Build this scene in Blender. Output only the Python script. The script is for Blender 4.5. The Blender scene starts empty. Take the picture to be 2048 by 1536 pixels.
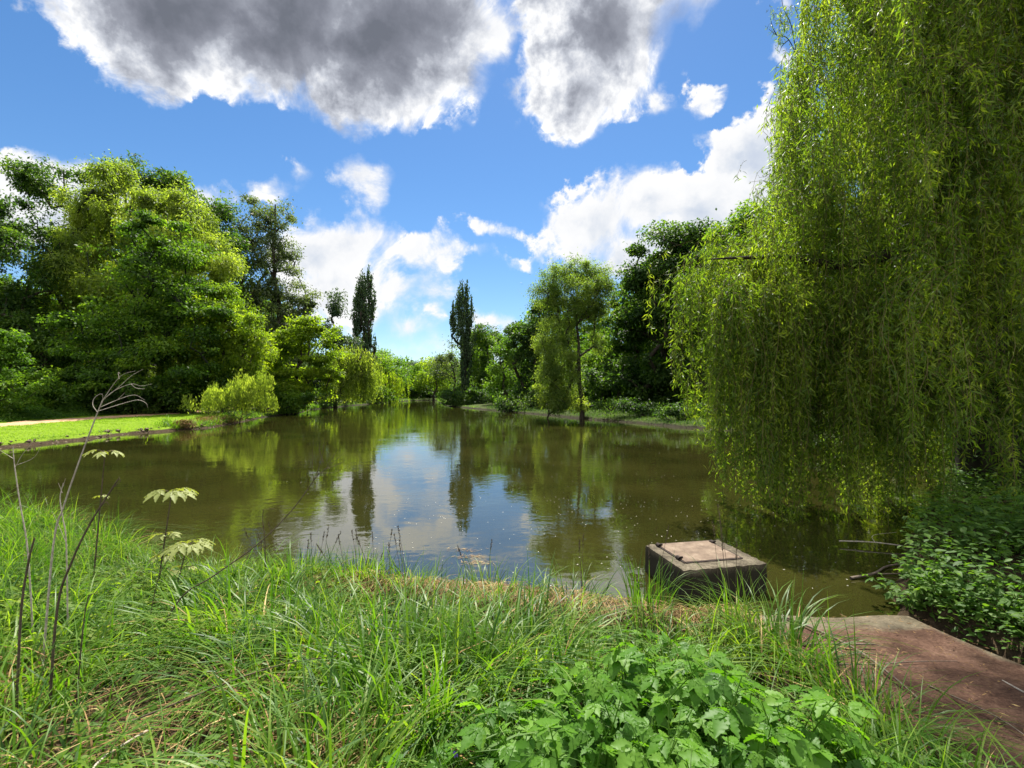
import bpy, math
import numpy as np
from mathutils import Vector

# ------------------------------------------------------------------ basics
SC = bpy.context.scene
COL = SC.collection
rng = np.random.default_rng(7)
F, CX, HY, EYE = 938.0, 1024.0, 785.0, 2.0      # focal length in photo pixels, centre column, horizon row, eye height over the water


def at(px, py, d):
    """point at depth d (metres ahead) seen at a photo pixel"""
    return np.array([(px - CX) / F * d, d, EYE + (HY - py) / F * d])


def nrm(a):
    return a / np.maximum(np.linalg.norm(a, axis=-1, keepdims=True), 1e-9)


def ss(a, b, x):
    t = np.clip((x - a) / (b - a), 0, 1)
    return t * t * (3 - 2 * t)


def unit(n, mean=None, spread=1.):
    if mean is None:
        a = rng.uniform(0, 2 * np.pi, n)
    else:
        a = mean + rng.normal(0, spread, n)
    return np.stack([np.cos(a), np.sin(a)], 1)


class MB:
    """collects vertices and faces, then links them as ONE mesh object"""
    def __init__(s):
        s.v, s.f, s.t, s.n = [], [], [], 0

    def add(s, verts, faces, tint=None):
        verts = np.asarray(verts, float).reshape(-1, 3)
        faces = np.asarray(faces, np.int64)
        s.v.append(verts)
        s.f.append(faces + s.n)
        s.t.append(np.full(len(faces), .5) if tint is None else np.asarray(tint, float))
        s.n += len(verts)

    def build(s, name, mat, parent=None, smooth=True, origin=None):
        me = bpy.data.meshes.new(name)
        V = np.concatenate(s.v).astype(np.float32)
        if origin is not None:
            V = V - np.asarray(origin, np.float32)
        me.vertices.add(len(V))
        me.vertices.foreach_set('co', V.ravel())
        tot = np.concatenate([np.full(len(f), f.shape[1]) for f in s.f]).astype(np.int32)
        idx = np.concatenate([f.ravel() for f in s.f]).astype(np.int32)
        me.loops.add(len(idx))
        me.loops.foreach_set('vertex_index', idx)
        me.polygons.add(len(tot))
        st = np.zeros(len(tot), np.int32)
        st[1:] = np.cumsum(tot)[:-1]
        me.polygons.foreach_set('loop_start', st)
        me.polygons.foreach_set('loop_total', tot)
        if smooth:
            me.polygons.foreach_set('use_smooth', np.ones(len(tot), bool))
        a = me.attributes.new('tint', 'FLOAT', 'FACE')
        a.data.foreach_set('value', np.concatenate(s.t).astype(np.float32))
        me.update(calc_edges=True)
        me.materials.append(mat)
        o = bpy.data.objects.new(name, me)
        COL.objects.link(o)
        if parent is not None:
            o.parent = parent
            if origin is None:
                o.location = -parent.location
        elif origin is not None:
            o.location = origin
        return o


def tag(o, label=None, cat=None, group=None, kind=None):
    if label: o['label'] = label
    if cat: o['category'] = cat
    if group: o['group'] = group
    if kind: o['kind'] = kind
    return o


def thing(name, label, cat, loc, group=None):
    o = bpy.data.objects.new(name, None)
    o.empty_display_size = .2
    COL.objects.link(o)
    o.location = [float(c) for c in loc]
    return tag(o, label, cat, group)


# ------------------------------------------------------------------ shapes
def frusta(mb, P0, P1, r0, r1, k=5, tint=None):
    P0, P1 = np.asarray(P0, float), np.asarray(P1, float)
    n = len(P0)
    d = nrm(P1 - P0)
    ref = np.where(np.abs(d[:, 1:2]) > .9, [[1., 0, 0]], [[0, 1., 0]])
    u = nrm(np.cross(d, ref)); w = np.cross(d, u)
    a = np.arange(k) * 2 * np.pi / k
    ring = u[:, None] * np.cos(a)[None, :, None] + w[:, None] * np.sin(a)[None, :, None]
    A = P0[:, None] + ring * np.asarray(r0).reshape(-1, 1, 1)
    B = P1[:, None] + ring * np.asarray(r1).reshape(-1, 1, 1)
    V = np.concatenate([A, B], 1)
    i = np.arange(k); j = (i + 1) % k
    f = np.stack([i, j, j + k, i + k], 1)
    Fc = (f[None] + (np.arange(n) * 2 * k)[:, None, None]).reshape(-1, 4)
    mb.add(V, Fc, None if tint is None else np.repeat(tint, k))


def tube(mb, pts, r0, r1, k=6, sub=4, tint=.5):
    """smooth tapered tube through points (Catmull-Rom)"""
    P = np.asarray(pts, float)
    E = np.concatenate([[2 * P[0] - P[1]], P, [2 * P[-1] - P[-2]]])
    out = []
    for i in range(len(P) - 1):
        a, b, c, e = E[i:i + 4]
        for t in np.linspace(0, 1, sub, endpoint=False):
            out.append(.5 * (2 * b + (c - a) * t + (2 * a - 5 * b + 4 * c - e) * t * t + (3 * b - a - 3 * c + e) * t ** 3))
    out.append(P[-1])
    Q = np.array(out); n = len(Q)
    T = nrm(np.gradient(Q, axis=0))
    u = np.cross(T[0], [0.3, .2, 1.]); u = u / np.linalg.norm(u)
    U = []
    for t in T:
        u = u - t * np.dot(u, t); u = u / np.linalg.norm(u); U.append(u)
    U = np.array(U); W = np.cross(T, U)
    a = np.arange(k) * 2 * np.pi / k
    R = np.linspace(r0, r1, n)
    V = Q[:, None] + (U[:, None] * np.cos(a)[None, :, None] + W[:, None] * np.sin(a)[None, :, None]) * R[:, None, None]
    i = np.arange(k); j = (i + 1) % k
    f = np.stack([i, j, j + k, i + k], 1)
    Fc = (f[None] + (np.arange(n - 1) * k)[:, None, None]).reshape(-1, 4)
    mb.add(V, Fc, np.full(len(Fc), tint))
    return Q


def leaves(mb, P, axis, normal, L, W, tint, droop=.12, fold=.12):
    """one bent rhombic leaf per point"""
    n = len(P)
    axis = nrm(axis)
    side = nrm(np.cross(axis, normal)); nn = np.cross(side, axis)
    L = np.broadcast_to(L, n)[:, None]; W = np.broadcast_to(W, n)[:, None]
    mid = P + axis * L * .45 + nn * W * fold
    V = np.stack([P, mid + side * W * .5, P + axis * L - nn * L * droop, mid - side * W * .5], 1)
    mb.add(V, np.arange(n * 4).reshape(n, 4), tint)


def template(mb, TV, TF, P, axis, normal, S, tint):
    """copies of a small template mesh (x = width, y = along axis, z = normal)"""
    n, k = len(P), len(TV)
    axis = nrm(axis); side = nrm(np.cross(axis, normal)); nn = np.cross(side, axis)
    S = np.broadcast_to(S, n)[:, None, None]
    V = P[:, None] + (TV[None, :, 0:1] * side[:, None] + TV[None, :, 1:2] * axis[:, None] + TV[None, :, 2:3] * nn[:, None]) * S
    Fc = (TF[None] + (np.arange(n) * k)[:, None, None]).reshape(-1, TF.shape[1])
    mb.add(V, Fc, np.repeat(tint, len(TF)))


def blades(mb, base, h, lean, width, bend, tint, seg=4, twist=None):
    """grass blades: ribbons that rise and arch over towards 'lean' (unit xy vectors)"""
    n = len(base)
    t = np.linspace(0, 1, seg + 1)
    ld = np.concatenate([lean, np.zeros((n, 1))], 1)
    sd = np.stack([-lean[:, 1], lean[:, 0], np.zeros(n)], 1)
    if twist is not None:
        c, s_ = np.cos(twist)[:, None], np.sin(twist)[:, None]
        sd = sd * c + ld * s_
    h = np.asarray(h)[:, None]; bend = np.asarray(bend)[:, None]
    up = h * (t - .62 * np.clip(bend, 0, 1.3) * t ** 2.4)
    out = h * bend * (.15 * t + .75 * t ** 2)
    w = np.asarray(width)[:, None] * (1 - t ** 1.7) * (.55 + .45 * np.minimum(1, t * 4)) + .0004
    C = base[:, None] + ld[:, None] * out[:, :, None]
    C[:, :, 2] += up
    V = np.stack([C + sd[:, None] * w[:, :, None] * .5, C - sd[:, None] * w[:, :, None] * .5], 2)
    k = (seg + 1) * 2
    i = np.arange(seg) * 2
    f = np.stack([i, i + 1, i + 3, i + 2], 1)
    Fc = (f[None] + (np.arange(n) * k)[:, None, None]).reshape(-1, 4)
    mb.add(V, Fc, np.repeat(tint, seg))


# ------------------------------------------------------------------ materials
def new_mat(name):
    m = bpy.data.materials.new(name)
    m.use_nodes = True
    m.node_tree.nodes.clear()
    return m, m.node_tree.nodes, m.node_tree.links


def N(nodes, typ, **kw):
    n = nodes.new(typ)
    for k, v in kw.items():
        setattr(n, k, v)
    return n


def ramp(nodes, stops):
    r = nodes.new('ShaderNodeValToRGB')
    e = r.color_ramp.elements
    while len(e) < len(stops):
        e.new(.5)
    for el, (p, c) in zip(e, stops):
        el.position = p
        el.color = (*c, 1) if len(c) == 3 else c
    return r


def foliage(name, dark, mid, light, trans=.48, rough=.55, spec=.2, clump=.35, boost=1.9):
    m, nd, lk = new_mat(name)
    at_ = N(nd, 'ShaderNodeAttribute', attribute_name='tint')
    geo = nd.new('ShaderNodeNewGeometry')
    no = nd.new('ShaderNodeTexNoise'); no.inputs['Scale'].default_value = clump; no.inputs['Detail'].default_value = 3
    lk.new(geo.outputs['Position'], no.inputs['Vector'])
    mx = N(nd, 'ShaderNodeMath', operation='MULTIPLY_ADD'); mx.inputs[1].default_value = 1.1; mx.inputs[2].default_value = -.55
    lk.new(no.outputs['Fac'], mx.inputs[0])
    ad = N(nd, 'ShaderNodeMath', operation='ADD', use_clamp=True)
    lk.new(at_.outputs['Fac'], ad.inputs[0]); lk.new(mx.outputs[0], ad.inputs[1])
    cr = ramp(nd, [(.05, dark), (.5, mid), (.95, light)])
    lk.new(ad.outputs[0], cr.inputs[0])
    p = nd.new('ShaderNodeBsdfPrincipled')
    p.inputs['Roughness'].default_value = rough
    p.inputs['Specular IOR Level'].default_value = spec
    lk.new(cr.outputs[0], p.inputs['Base Color'])
    tr = nd.new('ShaderNodeBsdfTranslucent')
    tc = N(nd, 'ShaderNodeMix', data_type='RGBA', blend_type='MULTIPLY'); tc.inputs['Factor'].default_value = 1
    lk.new(cr.outputs[0], tc.inputs['A']); tc.inputs['B'].default_value = (boost * 1.15, boost * 1.2, boost * .35, 1)
    lk.new(tc.outputs['Result'], tr.inputs['Color'])
    ms = nd.new('ShaderNodeMixShader'); ms.inputs[0].default_value = trans
    lk.new(p.outputs[0], ms.inputs[1]); lk.new(tr.outputs[0], ms.inputs[2])
    out = nd.new('ShaderNodeOutputMaterial')
    lk.new(ms.outputs[0], out.inputs['Surface'])
    return m


def rough_mat(name, stops, scale=6., rough=.9, bump=.4, detail=8, spec=.25, stretch=(1, 1, 1), obj=False):
    m, nd, lk = new_mat(name)
    if obj:
        tc = nd.new('ShaderNodeTexCoord'); src = tc.outputs['Object']
    else:
        tc = nd.new('ShaderNodeNewGeometry'); src = tc.outputs['Position']
    mp = nd.new('ShaderNodeMapping'); mp.inputs['Scale'].default_value = stretch
    lk.new(src, mp.inputs[0])
    no = nd.new('ShaderNodeTexNoise'); no.inputs['Scale'].default_value = scale; no.inputs['Detail'].default_value = detail
    no.inputs['Roughness'].default_value = .65
    lk.new(mp.outputs[0], no.inputs['Vector'])
    cr = ramp(nd, stops); lk.new(no.outputs['Fac'], cr.inputs[0])
    p = nd.new('ShaderNodeBsdfPrincipled'); p.inputs['Roughness'].default_value = rough
    p.inputs['Specular IOR Level'].default_value = spec
    lk.new(cr.outputs[0], p.inputs['Base Color'])
    b = nd.new('ShaderNodeBump'); b.inputs['Strength'].default_value = bump; b.inputs['Distance'].default_value = .03
    lk.new(no.outputs['Fac'], b.inputs['Height']); lk.new(b.outputs[0], p.inputs['Normal'])
    out = nd.new('ShaderNodeOutputMaterial'); lk.new(p.outputs[0], out.inputs[0])
    return m


M = {}
M['green'] = foliage('leaf_mid_green', (.022, .052, .008), (.060, .122, .015), (.130, .200, .022), boost=2.1)
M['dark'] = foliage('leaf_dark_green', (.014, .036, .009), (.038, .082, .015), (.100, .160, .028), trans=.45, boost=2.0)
M['olive'] = foliage('leaf_olive_willow', (.062, .096, .018), (.140, .190, .036), (.250, .290, .065), trans=.56, boost=2.2)
M['feather'] = foliage('leaf_feathery_willow', (.050, .092, .018), (.112, .172, .036), (.205, .262, .062), trans=.52, boost=1.9)
M['lime'] = foliage('leaf_yellow_green', (.065, .115, .012), (.135, .200, .018), (.235, .285, .022), trans=.56, boost=2.1)
M['fresh'] = foliage('leaf_fresh_green', (.045, .105, .012), (.090, .172, .018), (.145, .225, .026), trans=.5, boost=1.8)
M['grey'] = foliage('leaf_grey_green', (.045, .072, .032), (.090, .128, .056), (.150, .188, .085), trans=.4, boost=1.6)
M['poplar'] = foliage('leaf_poplar', (.024, .050, .024), (.046, .082, .038), (.075, .115, .050), trans=.36, boost=1.6)
M['willow'] = foliage('leaf_weeping_willow', (.038, .075, .010), (.100, .160, .018), (.210, .260, .034), trans=.54, rough=.5, spec=.22, boost=1.95, clump=.8)
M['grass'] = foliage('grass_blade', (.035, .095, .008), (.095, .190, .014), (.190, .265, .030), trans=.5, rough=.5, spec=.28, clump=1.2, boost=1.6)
M['sedge'] = foliage('sedge_blade', (.028, .082, .008), (.080, .168, .014), (.165, .235, .032), trans=.48, rough=.45, spec=.32, clump=1.5, boost=1.7)
M['lawn'] = foliage('lawn_blade', (.070, .140, .010), (.150, .250, .014), (.230, .320, .022), trans=.5, rough=.6, spec=.15, clump=.5, boost=1.6)
M['clump'] = foliage('leaf_lobed_plant', (.036, .105, .010), (.078, .185, .017), (.130, .255, .028), trans=.45, rough=.5, spec=.25, clump=3., boost=1.6)
M['cover'] = foliage('leaf_ground_cover', (.028, .070, .014), (.065, .138, .022), (.125, .200, .036), trans=.45, clump=1., boost=1.8)
M['sapling'] = foliage('leaf_sapling', (.17, .20, .05), (.24, .27, .08), (.30, .33, .11), trans=.35, boost=1.3, spec=.25)
M['straw'] = foliage('dead_straw', (.10, .055, .020), (.25, .155, .060), (.46, .345, .155), trans=.2, rough=.7, spec=.2, clump=2.5, boost=.9)
M['bark'] = rough_mat('bark', [(.3, (.012, .010, .007)), (.6, (.045, .036, .024)), (.8, (.085, .070, .05))], 5, bump=.8, stretch=(1, 1, .25))
M['ivybark'] = rough_mat('ivy_clad_bark', [(.3, (.006, .010, .005)), (.7, (.022, .028, .012))], 6, bump=.8)
M['twig'] = rough_mat('willow_twig', [(.3, (.10, .085, .03)), (.7, (.20, .17, .06))], 9)
M['deadstem'] = rough_mat('pale_dead_stem', [(.3, (.20, .17, .13)), (.7, (.48, .43, .35))], 30)
M['darkstem'] = rough_mat('dark_dead_stem', [(.3, (.035, .028, .018)), (.7, (.12, .09, .06))], 30)
M['stick'] = rough_mat('fallen_stick', [(.3, (.06, .045, .035)), (.7, (.19, .15, .115))], 25)
M['fleck'] = rough_mat('floating_fluff', [(.3, (.35, .33, .25)), (.7, (.6, .58, .5))], 30)

# ------------------------------------------------------------------ pond outline and terrain
POND = np.array([
    (-40, 14.0), (-30, 14.6), (-21.5, 15.8), (-18.4, 16.7), (-18.1, 19.5), (-18.6, 22.0), (-17.7, 24.4), (-17.2, 26.5), (-18.4, 31.5), (-20.1, 37.5),
    (-20.9, 45.8), (-23.4, 54), (-24.0, 62.5), (-24.7, 81), (-25.6, 104), (-24, 118), (-19, 119), (-16.5, 104), (-12.5, 84),
    (-9.2, 68), (-4.6, 58), (-1.3, 50.5), (2.2, 43.5), (4.6, 37.5), (6.0, 34.6), (8.3, 30.5), (9.6, 27), (11.6, 24.5), (14.5, 20), (14.5, 15.5),
    (11.8, 12.4), (9.4, 9.9), (7.3, 8.1), (5.6, 6.6), (4.5, 5.5), (3.75, 4.65), (3.45, 4.10), (2.7, 4.02), (1.95, 3.95), (1.45, 3.92), (.9, 4.08), (.2, 4.22),
    (-.8, 4.45), (-1.8, 4.62), (-2.6, 4.75), (-3.1, 4.7), (-3.6, 4.95), (-4.6, 5.7), (-6.3, 6.45), (-8.5, 7.05), (-13, 8.6), (-25, 10), (-40, 11)])


def pond_sd(x, y):
    """distance to the shore, positive on land"""
    x = np.asarray(x, float); y = np.asarray(y, float)
    P = np.stack([x.ravel(), y.ravel()], 1)
    best = np.full(len(P), 1e9); inside = np.zeros(len(P), bool)
    for i in range(len(POND)):
        a, b = POND[i], POND[(i + 1) % len(POND)]
        ab = b - a
        t = np.clip(((P - a) @ ab) / (ab @ ab), 0, 1)
        best = np.minimum(best, np.hypot(*(P - a - t[:, None] * ab).T))
        if a[1] != b[1]:
            c = (P[:, 1] < max(a[1], b[1])) & (P[:, 1] >= min(a[1], b[1]))
            inside ^= c & (P[:, 0] < a[0] + (P[:, 1] - a[1]) / (b[1] - a[1]) * ab[0])
    return np.where(inside, -best, best).reshape(x.shape)


def wob(x, y, s):
    return (np.sin(x * s * 1.3 + 1.7 * np.sin(y * s * .9 + .4)) + np.sin(y * s * 1.7 + 1.3 * np.sin(x * s * 1.1 + 2.))) * .25


def ramp_z(y):
    return .09 + (4.0 - y) * .115


def ground_z(x, y):
    x = np.asarray(x, float); y = np.asarray(y, float)
    sd = pond_sd(x, y)
    sd = sd + wob(x, y, 2.1) * .18 + wob(x, y, 6.3) * .07
    land = (.22 * ss(-.12, .22, sd) - .03) * (sd > -.12) + .24 * ss(.2, 3.2, sd) + 1.6 * ss(25, 160, sd)
    land = land + (wob(x, y, 2.7) * .07 + wob(x, y, 7.1) * .035) * ss(.1, .8, sd)
    land = land + .55 * ss(.2, 3.5, sd) * ss(3.4, 4.2, x) * ss(30, 15, y)
    # hump of the old reed mat along the near shore, with a dip in front of it
    hump = np.exp(-((sd - .35) / .28) ** 2) * ss(-2.4, -1.5, x) * ss(2.0, 1.3, x) * ss(7, 6, y) * ss(1, 2, y)
    dip = np.exp(-((sd - 1.0) / .3) ** 2) * ss(-2.4, -1.5, x) * ss(1.9, 1.2, x) * ss(7, 6, y) * ss(1, 2, y)
    land = land + hump * .05 - dip * .12
    z = np.where(sd > -.12, land, -.03 - .7 * ss(.12, 2.5, -sd))
    inr = ss(1.85, 2.0, x) * ss(3.65, 3.5, x) * ss(4.25, 4.05, y)
    return z * (1 - inr) + np.minimum(z, ramp_z(y) - .14) * inr


def gz(x, y):
    return float(ground_z(np.array([x]), np.array([y]))[0])


def build_ground():
    n = 620
    xs = np.sinh(np.linspace(-1, 1, n) * np.arcsinh(500 / 2.2)) * 2.2
    lo, hi = np.arcsinh((-60 - 4.5) / 2.2), np.arcsinh((600 - 4.5) / 2.2)
    ys = np.sinh(np.linspace(lo, hi, n)) * 2.2 + 4.5
    X, Y = np.meshgrid(xs, ys)
    Z = ground_z(X, Y)
    V = np.stack([X, Y, Z], -1).reshape(-1, 3)
    i = np.arange(n * n).reshape(n, n)
    f = np.stack([i[:-1, :-1], i[:-1, 1:], i[1:, 1:], i[1:, :-1]], -1).reshape(-1, 4)
    m, nd, lk = new_mat('ground_soil_and_grass')
    geo = nd.new('ShaderNodeNewGeometry')
    sep = nd.new('ShaderNodeSeparateXYZ'); lk.new(geo.outputs['Position'], sep.inputs[0])
    n1 = nd.new('ShaderNodeTexNoise'); n1.inputs['Scale'].default_value = 1.1; n1.inputs['Detail'].default_value = 8
    n2 = nd.new('ShaderNodeTexNoise'); n2.inputs['Scale'].default_value = 14; n2.inputs['Detail'].default_value = 8; n2.inputs['Roughness'].default_value = .7
    for q in (n1, n2): lk.new(geo.outputs['Position'], q.inputs['Vector'])
    gr = ramp(nd, [(.3, (.075, .130, .010)), (.5, (.130, .210, .012)), (.7, (.175, .250, .018))]); lk.new(n2.outputs['Fac'], gr.inputs[0])
    so = ramp(nd, [(.3, (.014, .010, .006)), (.5, (.036, .024, .013)), (.7, (.090, .062, .036))]); lk.new(n2.outputs['Fac'], so.inputs[0])
    # bare eroded soil low on the banks, and on the trodden near bank
    zz = N(nd, 'ShaderNodeMath', operation='MULTIPLY_ADD'); lk.new(n1.outputs['Fac'], zz.inputs[0]); zz.inputs[1].default_value = -.16
    lk.new(sep.outputs['Z'], zz.inputs[2])
    hm = N(nd, 'ShaderNodeMapRange', interpolation_type='SMOOTHSTEP'); hm.inputs[1].default_value = .0; hm.inputs[2].default_value = .06
    lk.new(zz.outputs[0], hm.inputs[0])
    nr = N(nd, 'ShaderNodeMapRange', interpolation_type='SMOOTHSTEP'); nr.inputs[1].default_value = 9; nr.inputs[2].default_value = 13
    lk.new(sep.outputs['Y'], nr.inputs[0])
    mu = N(nd, 'ShaderNodeMath', operation='MULTIPLY'); lk.new(hm.outputs[0], mu.inputs[0]); lk.new(nr.outputs[0], mu.inputs[1])
    mx = N(nd, 'ShaderNodeMix', data_type='RGBA'); lk.new(mu.outputs[0], mx.inputs['Factor'])
    # mown lawn on the left bank, woodland floor elsewhere, darkened to hold the trees' shade
    wf = ramp(nd, [(.3, (.020, .024, .008)), (.5, (.038, .055, .012)), (.7, (.075, .085, .025))]); lk.new(n2.outputs['Fac'], wf.inputs[0])
    xm = N(nd, 'ShaderNodeMath', operation='MULTIPLY_ADD'); lk.new(n1.outputs['Fac'], xm.inputs[0]); xm.inputs[1].default_value = 6; lk.new(sep.outputs['X'], xm.inputs[2])
    fl = N(nd, 'ShaderNodeMapRange', interpolation_type='SMOOTHSTEP'); fl.inputs[1].default_value = -14; fl.inputs[2].default_value = -10; lk.new(xm.outputs[0], fl.inputs[0])
    fr = N(nd, 'ShaderNodeMapRange', interpolation_type='SMOOTHSTEP'); fr.inputs[1].default_value = 34; fr.inputs[2].default_value = 38
    lk.new(sep.outputs['Y'], fr.inputs[0])
    fm = N(nd, 'ShaderNodeMath', operation='MAXIMUM'); lk.new(fl.outputs[0], fm.inputs[0]); lk.new(fr.outputs[0], fm.inputs[1])
    g2 = N(nd, 'ShaderNodeMix', data_type='RGBA'); lk.new(fm.outputs[0], g2.inputs['Factor']); lk.new(gr.outputs[0], g2.inputs['A']); lk.new(wf.outputs[0], g2.inputs['B'])
    fn = N(nd, 'ShaderNodeMath', operation='MULTIPLY'); lk.new(fm.outputs[0], fn.inputs[0]); lk.new(nr.outputs[0], fn.inputs[1])
    s2 = N(nd, 'ShaderNodeMix', data_type='RGBA'); lk.new(fn.outputs[0], s2.inputs['Factor']); lk.new(so.outputs[0], s2.inputs['A']); s2.inputs['B'].default_value = (.022, .019, .010, 1)
    lk.new(s2.outputs['Result'], mx.inputs['A']); lk.new(g2.outputs['Result'], mx.inputs['B'])
    p = nd.new('ShaderNodeBsdfPrincipled'); p.inputs['Roughness'].default_value = .95; p.inputs['Specular IOR Level'].default_value = .1
    lk.new(mx.outputs['Result'], p.inputs['Base Color'])
    b = nd.new('ShaderNodeBump'); b.inputs['Strength'].default_value = .7; b.inputs['Distance'].default_value = .04
    lk.new(n2.outputs['Fac'], b.inputs['Height']); lk.new(b.outputs[0], p.inputs['Normal'])
    o = nd.new('ShaderNodeOutputMaterial'); lk.new(p.outputs[0], o.inputs[0])
    mb = MB(); mb.add(V, f)
    tag(mb.build('ground', m), kind='structure')


def build_water():
    m, nd, lk = new_mat('murky_pond_water')
    geo = nd.new('ShaderNodeNewGeometry')
    mp = nd.new('ShaderNodeMapping'); mp.inputs['Scale'].default_value = (1., 1.25, 1.)
    lk.new(geo.outputs['Position'], mp.inputs[0])
    n1 = nd.new('ShaderNodeTexNoise'); n1.inputs['Scale'].default_value = 5.0; n1.inputs['Detail'].default_value = 3; n1.inputs['Roughness'].default_value = .5
    n2 = nd.new('ShaderNodeTexNoise'); n2.inputs['Scale'].default_value = .35; n2.inputs['Detail'].default_value = 2
    n3 = nd.new('ShaderNodeTexNoise'); n3.inputs['Scale'].default_value = 1.3; n3.inputs['Detail'].default_value = 2
    for q in (n1, n2, n3): lk.new(mp.outputs[0], q.inputs['Vector'])
    k = N(nd, 'ShaderNodeMapRange'); k.inputs[1].default_value = .38; k.inputs[2].default_value = .68; k.inputs[3].default_value = .12; k.inputs[4].default_value = 1.
    lk.new(n2.outputs['Fac'], k.inputs[0])
    h1 = N(nd, 'ShaderNodeMath', operation='MULTIPLY'); lk.new(n1.outputs['Fac'], h1.inputs[0]); lk.new(k.outputs[0], h1.inputs[1])
    h2 = N(nd, 'ShaderNodeMath', operation='MULTIPLY_ADD'); lk.new(n3.outputs['Fac'], h2.inputs[0]); h2.inputs[1].default_value = .9; lk.new(h1.outputs[0], h2.inputs[2])
    b = nd.new('ShaderNodeBump'); b.inputs['Strength'].default_value = 1.; b.inputs['Distance'].default_value = .0042
    lk.new(h2.outputs[0], b.inputs['Height'])
    cr = ramp(nd, [(.35, (.017, .0175, .004)), (.65, (.028, .027, .0062))]); lk.new(n2.outputs['Fac'], cr.inputs[0])
    p = nd.new('ShaderNodeBsdfPrincipled'); p.inputs['Roughness'].default_value = .02; p.inputs['IOR'].default_value = 2.15
    p.inputs['Specular IOR Level'].default_value = .5
    lk.new(cr.outputs[0], p.inputs['Base Color']); lk.new(b.outputs[0], p.inputs['Normal'])
    o = nd.new('ShaderNodeOutputMaterial'); lk.new(p.outputs[0], o.inputs[0])
    mb = MB()
    xs = np.linspace(-45, 20, 40); ys = np.linspace(3.0, 125, 60)
    X, Y = np.meshgrid(xs, ys)
    V = np.stack([X, Y, X * 0], -1).reshape(-1, 3)
    i = np.arange(40 * 60).reshape(60, 40)
    mb.add(V, np.stack([i[:-1, :-1], i[:-1, 1:], i[1:, 1:], i[1:, :-1]], -1).reshape(-1, 4))
    tag(mb.build('water', m), kind='structure')


def build_path():
    c = np.array([(-20.5, 6), (-22.2, 13), (-24.4, 20), (-25.4, 27), (-25.6, 34), (-27, 42), (-29, 52)], float)
    t = np.linspace(0, len(c) - 1, 90)
    q = np.stack([np.interp(t, np.arange(len(c)), c[:, 0]), np.interp(t, np.arange(len(c)), c[:, 1])], 1)
    k = np.ones(9) / 9
    q[4:-4] = np.stack([np.convolve(q[:, 0], k, 'valid'), np.convolve(q[:, 1], k, 'valid')], 1)
    d = nrm(np.gradient(q, axis=0)); s_ = np.stack([d[:, 1], -d[:, 0]], 1)
    w = np.linspace(-1, 1, 9)
    hw = 1.25 + wob(q[:, 0], q[:, 1], 1.5) * .25
    X = q[:, None, 0] + s_[:, None, 0] * w * hw[:, None]; Y = q[:, None, 1] + s_[:, None, 1] * w * hw[:, None]
    Z = ground_z(X, Y) + .03 - .045 * np.abs(w) ** 4
    i = np.arange(90 * 9).reshape(90, 9)
    mb = MB(); mb.add(np.stack([X, Y, Z], -1).reshape(-1, 3), np.stack([i[:-1, :-1], i[:-1, 1:], i[1:, 1:], i[1:, :-1]], -1).reshape(-1, 4))
    tag(mb.build('path', rough_mat('sandy_path', [(.3, (.30, .17, .09)), (.7, (.48, .30, .17))], 4)), kind='structure')


# ------------------------------------------------------------------ trees
def branch_skeleton(base, tips, top, r_trunk, seg, wig=.06, bow=.10, first=.25, nt=9):
    pos, par = [], []
    for i in range(nt):
        t = i / (nt - 1)
        p = base * (1 - t) + top * t
        if 0 < i:
            p = p + np.array([rng.normal(0, wig), rng.normal(0, wig), 0]) * (top[2] - base[2]) * .35
        pos.append(p); par.append(i - 1)
    trunk_n = nt
    A = np.zeros((len(tips) * 14 + nt, 3)); A[:nt] = pos; n = nt
    lowest = max(1, int(first * nt))
    order = np.argsort(np.linalg.norm(tips - base, axis=1))
    ends = np.zeros(len(tips), int)
    for ci in order:
        c = tips[ci]
        D = np.linalg.norm(A[:n] - c, axis=1)
        hd = np.hypot(A[:n, 0] - c[0], A[:n, 1] - c[1])
        cost = D + 1.2 * np.maximum(A[:n, 2] - (c[2] - .45 * hd), 0)
        cost[:lowest] += 1e3
        p = int(np.argmin(cost)); dist = D[p]
        m = int(np.clip(dist / seg, 1, 12)); s0 = A[p].copy(); last = p
        for k in range(1, m + 1):
            t = k / m
            q = s0 * (1 - t) + c * t
            q[2] += bow * dist * math.sin(math.pi * t)
            if k < m: q += rng.normal(0, wig * .6, 3) * min(dist, 3)
            A[n] = q; par.append(last); last = n; n += 1
        ends[ci] = last
    w = np.zeros(n); w[ends] = 1
    for i in range(n - 1, 0, -1):
        w[par[i]] += w[i]
    r = r_trunk * np.power(np.maximum(w, .4) / max(w[0], 1), .47)
    for i in range(trunk_n):
        r[i] = max(r[i], r_trunk * (1 - .8 * i / (trunk_n - 1)))
    return A[:n], np.array(par), r, trunk_n


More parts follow.
